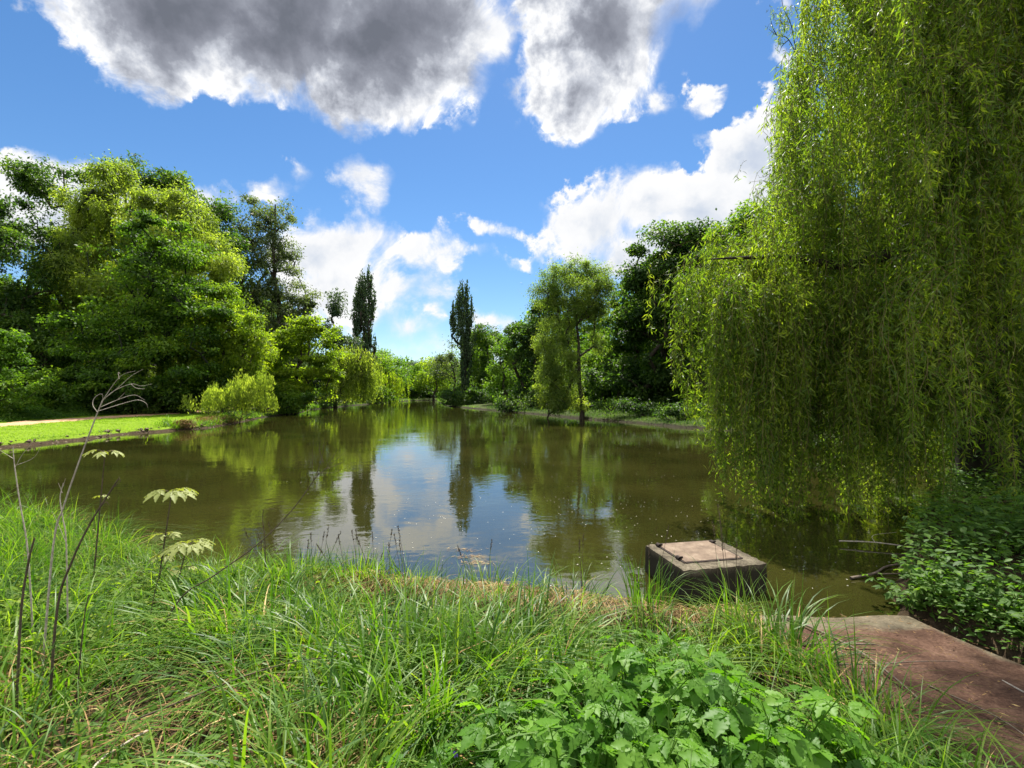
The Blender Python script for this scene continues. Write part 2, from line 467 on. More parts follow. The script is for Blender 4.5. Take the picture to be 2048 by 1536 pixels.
def tree(name, label, cat, d, base_px, ells, mat, leaf=(.24, .12), cover=2.6, clus=None, cr=None, r_trunk=.28, flat=.65, droop=.2,
         hang=0., group=None, bark='bark', upright=0., minr=.012, shell=.45, top=None, base_d=None, first=.25, depth=.85, parts=('trunk', 'crown'), sprigs=0., wig=.06):
    bd = base_d or d
    bx = (base_px - CX) / F * bd
    base = np.array([bx, bd, gz(bx, bd) - .05])
    C = np.array([at(e[0], e[1], d + (e[4] if len(e) > 4 else 0)) for e in ells])
    R = np.array([[e[2] * d / F, e[2] * d / F * depth, e[3] * d / F] for e in ells])
    area = np.pi * R[:, 0] * R[:, 2]
    tot = area.sum()
    if cr is None: cr = max(.35, .0150 * d)
    nc = clus or int(np.clip(tot / (cr * cr * 1.3), 24, 760))
    e = rng.choice(len(C), nc, p=area / tot)
    u = nrm(rng.normal(size=(nc, 3)))
    rad = shell + (1 - shell) * rng.random(nc) ** .55
    P = C[e] + u * R[e] * rad[:, None]
    P[:, 2] = np.maximum(P[:, 2], base[2] + .35)
    if top is None:
        zt = P[:, 2].max()
        hi = P[P[:, 2] > np.quantile(P[:, 2], .7)]
        top = np.array([hi[:, 0].mean() * .8 + base[0] * .2, hi[:, 1].mean() * .8 + base[1] * .2, base[2] + (zt - base[2]) * .9])
    else:
        top = at(top[0], top[1], d)
    A, par, r, tn = branch_skeleton(base, P, top, r_trunk, seg=max(.7, .022 * d), first=first, wig=wig)
    root = thing(name, label, cat, base, group)
    mb = MB()
    i = np.arange(1, len(A)); pi = par[1:] if len(par) == len(A) else par
    pi = np.array(par)[1:]
    r0 = np.where(i < tn, r[pi], np.minimum(r[pi], r[i] * 1.35)); r1 = np.maximum(r[i], minr)
    r0 = np.maximum(r0, minr)
    r0[0] *= 1.35
    big = r0 > .07
    if big.any(): frusta(mb, A[pi][big], A[i][big] + (A[i][big] - A[pi][big]) * .04, r0[big], r1[big], 8)
    if (~big).any(): frusta(mb, A[pi][~big], A[i][~big], r0[~big], r1[~big], 4)
    mb.build(parts[0], M[bark], root)
    # foliage: clumps of leaves round every branch tip, the tips unequal in fullness
    L, W = leaf
    nl = int(1.65 * cover * tot / (L * W * .5))
    wgt = rng.gamma(1.35, 1, nc); wgt /= wgt.sum()
    k = rng.choice(nc, nl, p=wgt)
    off = rng.normal(size=(nl, 3)); off = off * np.minimum(1, 2.1 / np.linalg.norm(off, axis=1, keepdims=True)) * .56
    scl = (.4 + 1.1 * rng.random(nc))[k][:, None] * cr
    off = off * scl * np.array([1, 1, flat])
    if hang:
        q = rng.random(nl) ** 1.3 * hang
        off[:, 2] -= q
        off[:, :2] *= (1 - .35 * np.minimum(1, q / max(hang, .01)))[:, None]
    if upright:
        q = rng.random(nl) * upright
        off[:, 2] += q; off[:, :2] *= (1 - .6 * q / upright)[:, None]
    X = P[k] + off
    if sprigs:
        m_ = rng.random(nl) < sprigs
        X[m_] += rng.normal(0, cr * .5, (int(m_.sum()), 3)) * np.array([1, 1, .8])
    X[:, 2] = np.maximum(X[:, 2], base[2] + .08)
    outw = nrm(off + rng.normal(0, .35 * cr, (nl, 3)))
    ax = outw * .8 + rng.normal(0, .5, (nl, 3)); ax[:, 2] -= droop * 2
    if upright: ax[:, 2] += 1.0
    no = rng.normal(0, .55, (nl, 3)); no[:, 2] += .9; no += outw * .5
    tint = np.clip(.47 + rng.normal(0, .17, nl) + rng.normal(0, .15, nc)[k], 0, 1)
    ml = MB()
    sz = .65 + .7 * rng.random(nl)
    leaves(ml, X, ax, no, L * sz, W * sz, tint)
    ml.build(parts[1], M[mat], root)
    return root


def weeping(name, label, cat, d, base_px, ells, mat, low, group=None, strands=420, leaf=(.30, .055), r_trunk=.3, top=None, base_d=None, spread=.5, step=.16, bark='bark', cr=.5):
    """a weeping willow further off: a branching frame and strands that hang from it"""
    bd = base_d or d
    bx = (base_px - CX) / F * bd
    base = np.array([bx, bd, gz(bx, bd) - .05])
    C = np.array([at(e[0], e[1], d + (e[4] if len(e) > 4 else 0)) for e in ells])
    R = np.array([[e[2] * d / F, e[2] * d / F * .85, e[3] * d / F] for e in ells])
    area = R[:, 0] * R[:, 2]
    nc = max(40, strands // 5)
    e = rng.choice(len(C), nc, p=area / area.sum())
    u = nrm(rng.normal(size=(nc, 3))); u[:, 2] = np.abs(u[:, 2]) * .9 - .1
    P = C[e] + u * R[e] * (.55 + .45 * rng.random((nc, 1)))
    tp = at(top[0], top[1], d) if top else np.array([C[:, 0].mean(), d, P[:, 2].max() * .9])
    A, par, r, tn = branch_skeleton(base, P, tp, r_trunk, seg=max(.7, .02 * d))
    root = thing(name, label, cat, base, group)
    mb = MB(); i = np.arange(1, len(A)); pi = np.array(par)[1:]
    frusta(mb, A[pi], A[i], np.maximum(np.where(i < tn, r[pi], np.minimum(r[pi], r[i] * 1.35)), .02), np.maximum(r[i], .02), 6)
    mb.build('trunk', M[bark], root)
    k = rng.integers(0, nc, strands)
    S = P[k] + rng.normal(0, cr, (strands, 3)) * np.array([1, 1, .4])
    ground = base[2] if low is None else EYE + (HY - low) / F * d
    ln = np.minimum((S[:, 2] - ground), (S[:, 2] - ground) * (.35 + .75 * rng.random(strands)))
    ln = np.maximum(ln, .4)
    ml = MB()
    cnt = np.maximum(3, (ln / step).astype(int))
    sid = np.repeat(np.arange(strands), cnt)
    tt = np.concatenate([np.linspace(0, 1, c) for c in cnt])
    hv = nrm(rng.normal(size=(strands, 3)) * np.array([1, 1, 0]))
    X = S[sid].copy()
    X[:, 2] -= ln[sid] * tt
    X += hv[sid] * (spread * np.minimum(1, tt * 1.6) ** .7)[:, None] + rng.normal(0, .06, X.shape)
    n = len(X)
    ax = rng.normal(0, .4, (n, 3)); ax[:, 2] -= 1
    no = rng.normal(0, 1, (n, 3)); no[:, 2] *= .3
    sz = .7 + .6 * rng.random(n)
    leaves(ml, X, ax, no, leaf[0] * sz, leaf[1] * sz, np.clip(.5 + rng.normal(0, .15, n) + rng.normal(0, .1, strands)[sid], 0, 1))
    ml.build('crown', M[mat], root)
    return root


build_ground(); build_water(); build_path()
# ------------------------------------------------------------------ trees of the left bank
LB = 'trees on the left bank'
tree('oak_tree', 'tall dark oak behind the olive willow, its top twigs rising over it at far left', 'tree', 54, 250,
     [(80, 352, 58, 34), (60, 372, 40, 22), (110, 395, 34, 20), (200, 350, 50, 30), (300, 360, 62, 34), (345, 375, 55, 48), (400, 415, 52, 48), (436, 455, 40, 55), (330, 520, 170, 120), (210, 540, 90, 100)],
     'dark', (.34, .17), 2.3, r_trunk=.5, group=LB, cr=1.05, sprigs=.08)
tree('dark_tree', 'dark blue-green tree at the far left edge, left of the pale olive willow', 'tree', 37, 20,
     [(15, 470, 70, 75), (-60, 430, 90, 100), (40, 560, 85, 90), (10, 660, 100, 90), (-90, 620, 120, 170), (70, 690, 70, 80)], 'dark', (.26, .13), 1.9, cr=.9, r_trunk=.35, group=LB)
tree('olive_willow', 'big pale olive green willow, highest broad crown on the left bank', 'tree', 42, 236,
     [(235, 400, 95, 70), (185, 440, 60, 60), (310, 430, 90, 75), (230, 350, 50, 30), (360, 500, 90, 85), (415, 520, 55, 75), (140, 510, 70, 70), (230, 540, 130, 120), (110, 600, 70, 90), (300, 640, 150, 110), (435, 600, 50, 60), (160, 700, 110, 80)],
     'olive', (.24, .085), 2.4, cr=.85, clus=330, shell=.35, r_trunk=.5, flat=.8, droop=.35, hang=.5, group=LB, bark='ivybark', sprigs=.10)
tree('grey_poplar', 'tall open grey-green poplar with its limbs showing, right of the olive willow', 'tree', 58, 545,
     [(500, 425, 42, 36), (545, 432, 40, 34), (480, 470, 34, 40), (550, 480, 48, 46), (520, 500, 50, 50), (565, 540, 40, 55), (500, 560, 48, 50), (585, 590, 42, 46), (540, 620, 58, 60), (600, 640, 25, 30), (560, 690, 60, 60)],
     'grey', (.28, .14), 1.55, r_trunk=.42, group=LB, cr=.85, sprigs=.12, top=(545, 410), minr=.03)
tree('maple_tree', 'rich green maple with layered boughs in front of the olive willow', 'tree', 35, 262,
     [(312, 470, 72, 48), (345, 500, 50, 40), (285, 545, 85, 65), (340, 575, 90, 70), (275, 640, 110, 75), (375, 650, 75, 65), (250, 710, 105, 65), (350, 720, 110, 70), (200, 660, 60, 60), (290, 780, 130, 45)],
     'green', (.21, .13), 2.1, cr=.95, clus=230, shell=.35, r_trunk=.32, flat=.36, group=LB, bark='ivybark', sprigs=.06)
tree('lime_willow', 'light yellow-green willow leaning out toward the pond, between the maple and the yellow maple', 'tree', 37, 450,
     [(445, 610, 52, 45), (480, 650, 50, 50), (410, 660, 60, 60), (500, 700, 42, 50), (450, 720, 70, 60), (400, 760, 80, 50)],
     'lime', (.20, .085), 3.0, r_trunk=.22, flat=.7, droop=.3, hang=.4, group=LB, sprigs=.1)
tree('yellow_maple', 'bright yellow-green maple spreading over the water before the tall grey poplar', 'tree', 45, 585,
     [(600, 655, 40, 26), (645, 655, 36, 22), (570, 690, 45, 30), (640, 700, 50, 35), (590, 730, 60, 40), (650, 740, 32, 32), (570, 775, 60, 42), (620, 785, 45, 36), (530, 740, 40, 50)],
     'lime', (.25, .15), 2.8, r_trunk=.22, flat=.35, group=LB, sprigs=.06)
tree('slim_tree', 'slim dark tree with a rounded top, left of the left poplar', 'tree', 74, 668,
     [(672, 608, 18, 20), (668, 640, 22, 30), (662, 690, 28, 40), (690, 690, 20, 30), (650, 740, 30, 40)], 'poplar', (.34, .2), 3.0, r_trunk=.28, group=LB)
tree('poplar_tree', 'taller and fuller of the two columnar poplars, left of the gap in the trees', 'tree', 84, 727,
     [(722, 580, 7, 26), (737, 578, 7, 24), (713, 604, 7, 26), (729, 610, 13, 40), (745, 617, 5, 20), (714, 640, 11, 42), (737, 645, 11, 42), (724, 680, 18, 40), (738, 720, 16, 40)],
     'poplar', (.36, .2), 2.4, r_trunk=.42, cr=.34, flat=1.8, upright=2.0, droop=-.5, group='poplars', top=(727, 575))
tree('poplar_tree', 'slimmer columnar poplar with ivy on its lower trunk, right of the gap in the trees', 'tree', 72, 932,
     [(921, 600, 5, 24), (934, 600, 6, 24), (912, 640, 9, 26), (927, 630, 13, 34), (940, 640, 8, 30), (906, 660, 6, 22), (925, 670, 17, 34), (941, 690, 10, 30), (932, 740, 13, 60)],
     'poplar', (.32, .18), 2.2, r_trunk=.36, cr=.30, flat=1.8, upright=1.8, droop=-.5, group='poplars', top=(927, 600), bark='ivybark')
weeping('weeping_willow', 'weeping willow with a leaning dark trunk on the left bank, its curtain brushing the water', 'tree', 63, 672,
        [(705, 705, 32, 22), (725, 725, 24, 34), (690, 720, 30, 25), (732, 750, 14, 30)], 'olive', 803, LB, strands=520, leaf=(.36, .09), top=(700, 700), spread=.35, cr=.7)
weeping('weeping_willow', 'small rounded yellow-green willow drooping to the far water, left of the gap', 'tree', 88, 780,
        [(772, 755, 24, 20), (790, 765, 16, 18), (760, 770, 22, 16)], 'lime', 804, LB, strands=300, leaf=(.42, .12), r_trunk=.2, spread=.4, cr=.8)
tree('leaning_tree', 'slender dark tree under the weeping willow, behind its trunk', 'tree', 72, 690, [(690, 745, 30, 25), (665, 750, 20, 25)], 'dark', (.34, .17), 2.2, r_trunk=.18, group=LB)

tree('broad_tree', 'broad green tree standing behind and right of the slimmer poplar, taller than its neighbours', 'tree', 84, 985, [(975, 672, 30, 20), (1010, 680, 30, 26), (950, 700, 34, 30), (1000, 720, 50, 40), (960, 760, 50, 40), (1030, 750, 40, 40)], 'dark', (.36, .2), 3.2, r_trunk=.28)
FB = 'trees beyond the far end of the pond'
tree('round_tree', 'fresh green round tree beyond the weeping willow, left of the gap', 'tree', 106, 765, [(760, 725, 24, 24), (785, 745, 30, 26), (750, 755, 30, 30)], 'fresh', (.42, .25), 2.8, r_trunk=.25, group=FB)
tree('round_tree', 'fresh green low tree in the middle of the far end, over the clearing', 'tree', 126, 822, [(806, 745, 22, 22), (830, 752, 22, 20), (800, 770, 26, 18)], 'fresh', (.5, .3), 2.8, r_trunk=.25, group=FB)
tree('spiky_pine', 'dark spiky-topped tree poking up over the far trees at the middle of the gap', 'tree', 150, 842, [(842, 722, 18, 9), (836, 735, 16, 10), (850, 740, 18, 12)], 'poplar', (.5, .18), 2.0, r_trunk=.35, group=FB, top=(842, 716), cr=1.4)
tree('round_tree', 'yellow-green tree right of the clearing at the far end', 'tree', 118, 868, [(862, 745, 20, 22), (880, 735, 20, 25), (850, 770, 22, 16), (890, 770, 22, 20)], 'lime', (.45, .26), 2.5, r_trunk=.25, group=FB)
tree('round_tree', 'distant green tree filling the far left of the gap behind the small willow', 'tree', 140, 770, [(765, 730, 40, 30), (730, 720, 40, 40), (800, 755, 20, 20)], 'green', (.55, .32), 2.5, r_trunk=.3, group=FB)
tree('round_tree', 'distant green tree filling the right of the gap behind the thin pale tree', 'tree', 140, 900, [(900, 735, 45, 35), (950, 725, 40, 40), (850, 755, 30, 25)], 'green', (.55, .32), 2.5, r_trunk=.3, group=FB)
tree('shadowed_bush', 'dark bush at the back of the far clearing', 'bush', 124, 832, [(832, 780, 34, 14), (800, 782, 25, 14), (868, 780, 30, 14)], 'dark', (.5, .3), 3.0, r_trunk=.1, group=FB, parts=('stems', 'foliage'))
tree('thin_tree', 'thin pale half-bare tree just left of the slimmer poplar', 'tree', 76, 912, [(893, 700, 18, 22), (885, 735, 20, 25), (905, 740, 16, 30)], 'grey', (.28, .14), 1.3, r_trunk=.14, group=FB, minr=.035, sprigs=.2)

# ------------------------------------------------------------------ trees of the right bank
RB = 'trees on the right bank'
tree('alder_tree', 'mid-green bushy tree right of the slimmer poplar', 'tree', 74, 975, [(968, 668, 26, 22), (990, 690, 26, 26), (955, 710, 30, 28), (985, 735, 36, 30), (960, 770, 40, 26)], 'green', (.32, .18), 2.7, r_trunk=.25, group=RB)
tree('fresh_tree', 'brighter green tree leaning between the bushy tree and the dark round tree, far right bank', 'tree', 62, 1016, [(1012, 700, 22, 26), (1005, 745, 28, 24), (1030, 770, 30, 22), (1000, 780, 30, 18)], 'fresh', (.28, .16), 2.4, r_trunk=.16, group=RB, top=(1000, 700))
tree('dark_tree', 'dark round-headed tree directly left of the pale feathery willow', 'tree', 54, 1068, [(1062, 640, 34, 28), (1085, 620, 28, 24), (1050, 675, 36, 34), (1090, 690, 50, 55), (1050, 725, 38, 32), (1075, 770, 50, 30)], 'dark', (.28, .16), 2.8, r_trunk=.3, group=RB)
tree('feathery_willow', 'pale feathery willow with a dark bare trunk standing at the water edge, right bank', 'tree', 35.5, 1164,
     [(1152, 538, 40, 24), (1118, 556, 38, 26), (1188, 556, 36, 26), (1090, 588, 28, 24), (1150, 575, 70, 40), (1206, 585, 22, 24), (1170, 605, 40, 30), (1140, 625, 48, 26), (1195, 620, 24, 26),
      (1112, 660, 38, 36), (1090, 690, 22, 30), (1120, 715, 40, 44), (1098, 750, 26, 34), (1130, 775, 34, 36), (1110, 800, 30, 18), (1190, 680, 18, 26)],
     'feather', (.16, .05), 2.2, r_trunk=.16, wig=.02, flat=.8, droop=.3, hang=.22, group=RB, top=(1152, 535), sprigs=.16, cr=.55, clus=520, first=.35, minr=.016)
tree('broad_maple', 'broad full green tree filling the wall of foliage directly left of the horse chestnut', 'tree', 47, 1270,
     [(1268, 590, 30, 30), (1240, 620, 34, 34), (1290, 640, 44, 44), (1225, 670, 40, 40), (1260, 700, 60, 50), (1310, 720, 50, 50), (1220, 740, 44, 44), (1280, 770, 60, 30)], 'green', (.25, .15), 3.0, r_trunk=.25, group=RB)
tree('dark_lime_tree', 'dark full tree half hidden by the near willow, right of the horse chestnut', 'tree', 37, 1430,
     [(1425, 520, 34, 30), (1440, 570, 60, 50), (1400, 640, 50, 50), (1460, 660, 80, 70), (1420, 720, 70, 50), (1400, 770, 60, 30), (1490, 760, 70, 40)], 'dark', (.22, .14), 3.0, r_trunk=.28, group=RB)
tree('tall_ash', 'mid-green tall tree rising behind the dark round tree and the feathery willow', 'tree', 66, 1110,
     [(1100, 630, 40, 30), (1060, 660, 40, 36), (1150, 660, 50, 40), (1190, 640, 34, 34), (1100, 710, 70, 50), (1190, 720, 50, 50), (1130, 770, 90, 34)], 'green', (.32, .19), 2.8, r_trunk=.28, group=RB)
tree('back_tree', 'lighter tree filling the space between the feathery willow and the horse chestnut', 'tree', 52, 1240, [(1236, 625, 34, 30), (1225, 680, 40, 40), (1265, 650, 30, 40), (1250, 730, 50, 40), (1200, 740, 50, 40)], 'fresh', (.26, .14), 1.7, r_trunk=.22, group=RB, sprigs=.1)
tree('horse_chestnut', 'tall dark horse chestnut, highest of the right bank beside the near willow', 'tree', 41, 1338,
     [(1345, 466, 44, 26), (1310, 498, 46, 36), (1385, 490, 38, 36), (1345, 505, 60, 40), (1275, 560, 26, 30), (1345, 540, 75, 50), (1290, 570, 38, 40), (1400, 560, 50, 50), (1330, 620, 90, 60), (1275, 640, 30, 40), (1400, 650, 70, 70), (1310, 700, 80, 50), (1390, 740, 70, 45), (1300, 760, 60, 30)],
     'dark', (.27, .16), 3.8, r_trunk=.45, flat=.6, group=RB, sprigs=.08, cr=1.0)
tree('light_tree', 'lighter green tree behind the near willow, its top showing right of the horse chestnut', 'tree', 30, 1510, [(1510, 440, 42, 34), (1470, 480, 50, 40), (1540, 480, 60, 60), (1480, 560, 80, 70), (1560, 600, 100, 100), (1500, 700, 90, 70)], 'fresh', (.2, .11), 2.0, r_trunk=.3, group=RB, sprigs=.08)
for i_, (px_, d_, ty, mt, lb) in enumerate([
        (1620, 33, 380, 'dark', 'dark tree glimpsed behind the left edge of the near willow curtain'),
        (1780, 27, 150, 'green', 'tall green tree behind the middle of the near willow'),
        (1960, 24, 30, 'dark', 'tall dark tree behind the near willow toward the right edge'),
        (2150, 20, -50, 'green', 'green tree at the right edge behind the near willow trunk')]):
    h_ = 790 - ty
    tree('backdrop_tree', lb, 'tree', d_, px_, [(px_, ty + h_ * .16, h_ * .22, h_ * .16), (px_ - 20, ty + h_ * .4, h_ * .30, h_ * .22), (px_ + 40, ty + h_ * .62, h_ * .34, h_ * .22), (px_ - 30, ty + h_ * .82, h_ * .34, h_ * .18)],
         mt, (.26, .14), 2.0, r_trunk=.3, group=RB)
# ------------------------------------------------------------------ shrubs
def shrub(name, label, d, ells, mat, leaf, cover=2.6, group=None, base_px=None, **kw):
    b = base_px if base_px is not None else ells[-1][0]
    kw.setdefault('r_trunk', .07)
    return tree(name, label, 'shrub', d, b, ells, mat, leaf, cover, group=group, parts=('stems', 'foliage'), **kw)


LS = 'shrubs along the left path'
shrub('elder_shrub', 'bright green shrub at the left edge beside the path', 26, [(0, 690, 36, 40), (-30, 730, 60, 50), (30, 770, 50, 40), (-10, 800, 60, 30)], 'fresh', (.16, .09), 2.4, LS, flat=.4)
shrub('hazel_shrub', 'low leafy shrub in the shade left of the maple, above the path', 31, [(80, 770, 50, 40), (120, 790, 50, 30), (60, 805, 60, 22)], 'green', (.18, .11), 2.6, LS)
shrub('hazel_shrub', 'small bright-topped shrub by the path under the olive willow', 33, [(150, 720, 34, 30), (165, 750, 40, 34), (150, 790, 50, 30)], 'green', (.18, .11), 2.3, LS, flat=.4)
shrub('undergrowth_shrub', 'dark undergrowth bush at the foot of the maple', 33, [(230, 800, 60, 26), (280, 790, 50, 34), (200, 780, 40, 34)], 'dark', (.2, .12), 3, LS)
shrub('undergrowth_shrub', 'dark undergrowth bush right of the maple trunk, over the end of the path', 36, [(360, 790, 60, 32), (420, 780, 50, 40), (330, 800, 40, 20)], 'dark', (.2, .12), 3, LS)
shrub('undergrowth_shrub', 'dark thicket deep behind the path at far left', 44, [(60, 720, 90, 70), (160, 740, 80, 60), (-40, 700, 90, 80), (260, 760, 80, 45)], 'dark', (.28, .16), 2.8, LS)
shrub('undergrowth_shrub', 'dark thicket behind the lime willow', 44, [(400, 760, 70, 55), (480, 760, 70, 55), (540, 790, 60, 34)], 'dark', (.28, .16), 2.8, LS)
shrub('willow_shrub', 'airy grey-green willow shrub on the bank where the lawn ends', 31, [(490, 785, 30, 16), (528, 775, 14, 18), (460, 800, 36, 16), (510, 800, 36, 20), (430, 812, 40, 14), (400, 822, 34, 10), (450, 820, 40, 13), (520, 818, 30, 15), (480, 818, 44, 16)], 'olive', (.17, .045), 2.0, None, upright=.8, droop=-.4, first=.05, cr=.36, clus=170, r_trunk=.03)
shrub('bank_shrub', 'green shrub overhanging the water beneath the yellow maple', 42, [(560, 800, 40, 22), (600, 805, 34, 18), (545, 785, 36, 30)], 'green', (.22, .13), 2.6, None)
shrub('bank_shrub', 'dark shrub on the left bank at the foot of the leaning weeping willow', 60, [(630, 795, 30, 16), (655, 790, 22, 18), (610, 790, 30, 20)], 'dark', (.28, .16), 3, None)
shrub('bank_shrub', 'green shrubs at the waterline under the small far willow', 84, [(745, 785, 20, 14), (770, 790, 22, 12)], 'green', (.36, .2), 3, None)
shrub('bramble_bank', 'low dark bramble bank on the point under the slimmer poplar', 66, [(908, 792, 22, 16), (940, 793, 28, 18), (975, 796, 30, 17), (1010, 798, 26, 16)], 'dark', (.28, .16), 3.4, None)
shrub('bramble_bank', 'low dark bramble bank along the water left of the feathery willow', 48, [(1040, 805, 30, 16), (1070, 800, 30, 22), (1010, 808, 20, 12)], 'dark', (.25, .14), 3.2, None)
shrub('bank_shrub', 'yellow-green shrub at the waterline under the pale feathery willow', 36, [(1110, 800, 36, 24), (1135, 812, 34, 16), (1090, 790, 22, 26)], 'olive', (.17, .08), 2.6, None)
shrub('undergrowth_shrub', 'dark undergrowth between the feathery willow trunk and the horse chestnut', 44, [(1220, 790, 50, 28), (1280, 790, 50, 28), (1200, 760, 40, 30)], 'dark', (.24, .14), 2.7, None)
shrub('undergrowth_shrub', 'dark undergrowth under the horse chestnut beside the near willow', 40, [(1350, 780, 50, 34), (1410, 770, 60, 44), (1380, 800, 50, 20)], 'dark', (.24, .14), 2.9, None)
shrub('shade_shrub', 'low dark shrub added for shade on the right bank, just right of the feathery willow trunk', 33, [(1215, 812, 26, 13), (1250, 815, 30, 12), (1290, 818, 26, 11)], 'dark', (.16, .08), 3, None)  # this shrub and the next are added to darken the bank like tree shade
shrub('shade_shrub', 'low dark shrub added for shade on the right bank, next to the near willow', 29.5, [(1345, 822, 30, 14), (1390, 822, 34, 16), (1430, 820, 30, 18)], 'dark', (.15, .08), 3, None)
shrub('undergrowth_shrub', 'dark thicket closing the view between the trunks far behind the feathery willow', 62, [(1150, 770, 60, 34), (1230, 770, 70, 34), (1320, 765, 70, 40), (1420, 760, 90, 50)], 'green', (.34, .2), 2.4, None)
RSH = 'shrubs on the right bank under the near willow'
shrub('elder_shrub', 'leafy shrub at the right edge of the picture above the ground cover', 8.6, [(2020, 760, 90, 80), (2080, 850, 110, 90), (1990, 860, 60, 70), (2060, 660, 80, 80)], 'cover', (.085, .045), 2.2, RSH, base_px=2060, cr=.34, r_trunk=.03, minr=.005)
shrub('elder_shrub', 'leafy shrub on the right bank leaning to the shaded water', 10.5, [(1960, 900, 60, 50), (1900, 900, 40, 40), (1990, 820, 70, 70)], 'cover', (.085, .045), 2.0, RSH, base_px=1980, cr=.34, r_trunk=.03, minr=.005)
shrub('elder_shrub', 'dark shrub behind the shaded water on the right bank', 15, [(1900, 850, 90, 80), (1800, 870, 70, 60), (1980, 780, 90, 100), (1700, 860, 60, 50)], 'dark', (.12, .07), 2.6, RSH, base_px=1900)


def nettle_bed():
    mb = MB()
    n = 60000
    t = rng.random(n)
    ax_ = np.interp(t, [0, .3, .6, 1], [-24, -27, -28.2, -29.5]); ay_ = np.interp(t, [0, .3, .6, 1], [14, 26, 34, 46])
    x = ax_ - np.abs(rng.normal(0, 2.2, n)) - .1; y = ay_ + rng.normal(0, .5, n)
    hgt = (.35 + .55 * (np.sin(x * 1.1 + y * .9) * np.sin(y * 1.7 - x * .6) + .6)) * ss(0, 1.6, ax_ - x) + .12
    P = np.stack([x, y, ground_z(x, y) + rng.random(n) ** .7 * hgt], 1)
    no = rng.normal(0, .4, (n, 3)); no[:, 2] += 1
    leaves(mb, P, np.concatenate([rng.normal(size=(n, 2)), rng.normal(-.2, .3, (n, 1))], 1), no, rng.uniform(.09, .16, n), rng.uniform(.05, .08, n), np.clip(.5 + rng.normal(0, .18, n), 0, 1))
    tag(mb.build('nettle_bed', M['cover']), 'bed of nettles and weeds along the far side of the sandy path', 'nettles', kind='stuff')


nettle_bed()


def bank_grass():
    mb = MB()
    n = 70000
    x = np.concatenate([rng.uniform(-27, -16, n), rng.uniform(-28, -4, n // 2)])
    y = np.concatenate([rng.uniform(24.6, 60, n), rng.uniform(50, 122, n // 2)])
    sd = pond_sd(x, y)
    k = (sd > -.05) & (sd < .3 + 1.6 * rng.random(len(x)) ** 2)
    x, y, sd = x[k], y[k], sd[k]; n = len(x)
    h = rng.uniform(.18, .55, n) * (1 + .5 * np.sin(x * 1.3 + y * .8)) * np.where(x < -15, 1.25, .9)
    P = np.stack([x, y, np.maximum(ground_z(x, y), 0)], 1)
    blades(mb, P, h, unit(n), rng.uniform(.014, .032, n) * (1 + y / 60), rng.uniform(.3, 1.4, n), np.clip(.4 + rng.normal(0, .22, n), 0, 1), 3, rng.uniform(-1, 1, n))
    tag(mb.build('bank_grass', M['grass']), 'tall rough grass fringing the left and far shores of the pond', 'grass', kind='stuff')
    mb = MB()
    n = 40000
    x = rng.uniform(-3, 14, n); y = rng.uniform(20, 60, n)
    sd = pond_sd(x, y)
    k = (sd > -.05) & (sd < .4 + 2.2 * rng.random(n) ** 2)
    x, y = x[k], y[k]; n = len(x)
    P = np.stack([x, y, np.maximum(ground_z(x, y), 0)], 1)
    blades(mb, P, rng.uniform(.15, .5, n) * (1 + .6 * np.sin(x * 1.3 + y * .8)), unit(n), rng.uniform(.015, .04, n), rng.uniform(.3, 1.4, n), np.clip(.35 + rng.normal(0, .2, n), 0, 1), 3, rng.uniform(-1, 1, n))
    tag(mb.build('shade_grass', M['dark']), 'dark shaded grass and ferns fringing the right shore of the pond', 'grass', kind='stuff')  # dark leaf colour puts the bank's shade into this grass
    mb = MB()
    n = 26000
    x = rng.uniform(-31, -17, n); y = rng.uniform(13.5, 25.5, n)
    sd = pond_sd(x, y)
    k = (sd > .0) & (sd < .75) & (np.sin(x * 1.9 + y * 2.3) + np.sin(y * 3.1 - x) + rng.normal(0, .4, n) > .25)
    x, y = x[k], y[k]; n = len(x)
    P = np.stack([x, y, np.maximum(ground_z(x, y), 0)], 1)
    blades(mb, P, rng.uniform(.06, .24, n), unit(n, .3, 1.2), rng.uniform(.010, .022, n), rng.uniform(.5, 1.6, n), np.clip(.4 + rng.normal(0, .2, n), 0, 1), 3, rng.uniform(-1, 1, n))
    tag(mb.build('edge_tufts', M['grass']), 'ragged grass tufts hanging over the eroded edge of the left lawn', 'grass', kind='stuff')
    mb = MB()
    n = 420
    x = rng.uniform(-31, -17, n * 12); y = rng.uniform(13.5, 33, n * 12)
    sd = pond_sd(x, y); k = (sd > -.25) & (sd < .40)
    x, y = x[k][:n], y[k][:n]; n = len(x)
    a = np.array([(1, 0, 0), (-1, 0, 0), (0, 1, 0), (0, -1, 0), (0, 0, 1), (0, 0, -1)], float)
    fo = np.array([(0, 2, 4), (2, 1, 4), (1, 3, 4), (3, 0, 4), (2, 0, 5), (1, 2, 5), (3, 1, 5), (0, 3, 5)])
    V = a[None] * rng.uniform(.5, 1.2, (n, 6, 1)) * (rng.uniform(.03, .11, n) * rng.uniform(.5, 1.3, n))[:, None, None] * np.array([1.4, 1.2, .7])
    V = V + np.stack([x, y, np.maximum(ground_z(x, y), -.02) + .01], 1)[:, None]
    mb.add(V, (fo[None] + (np.arange(n) * 6)[:, None, None]).reshape(-1, 3))
    tag(mb.build('bank_rubble', rough_mat('bank_rubble', [(.3, (.045, .033, .022)), (.7, (.20, .15, .10))], 9), smooth=False), 'clods and rubble along the eroded edge of the left bank', 'rubble', kind='stuff')


bank_grass()


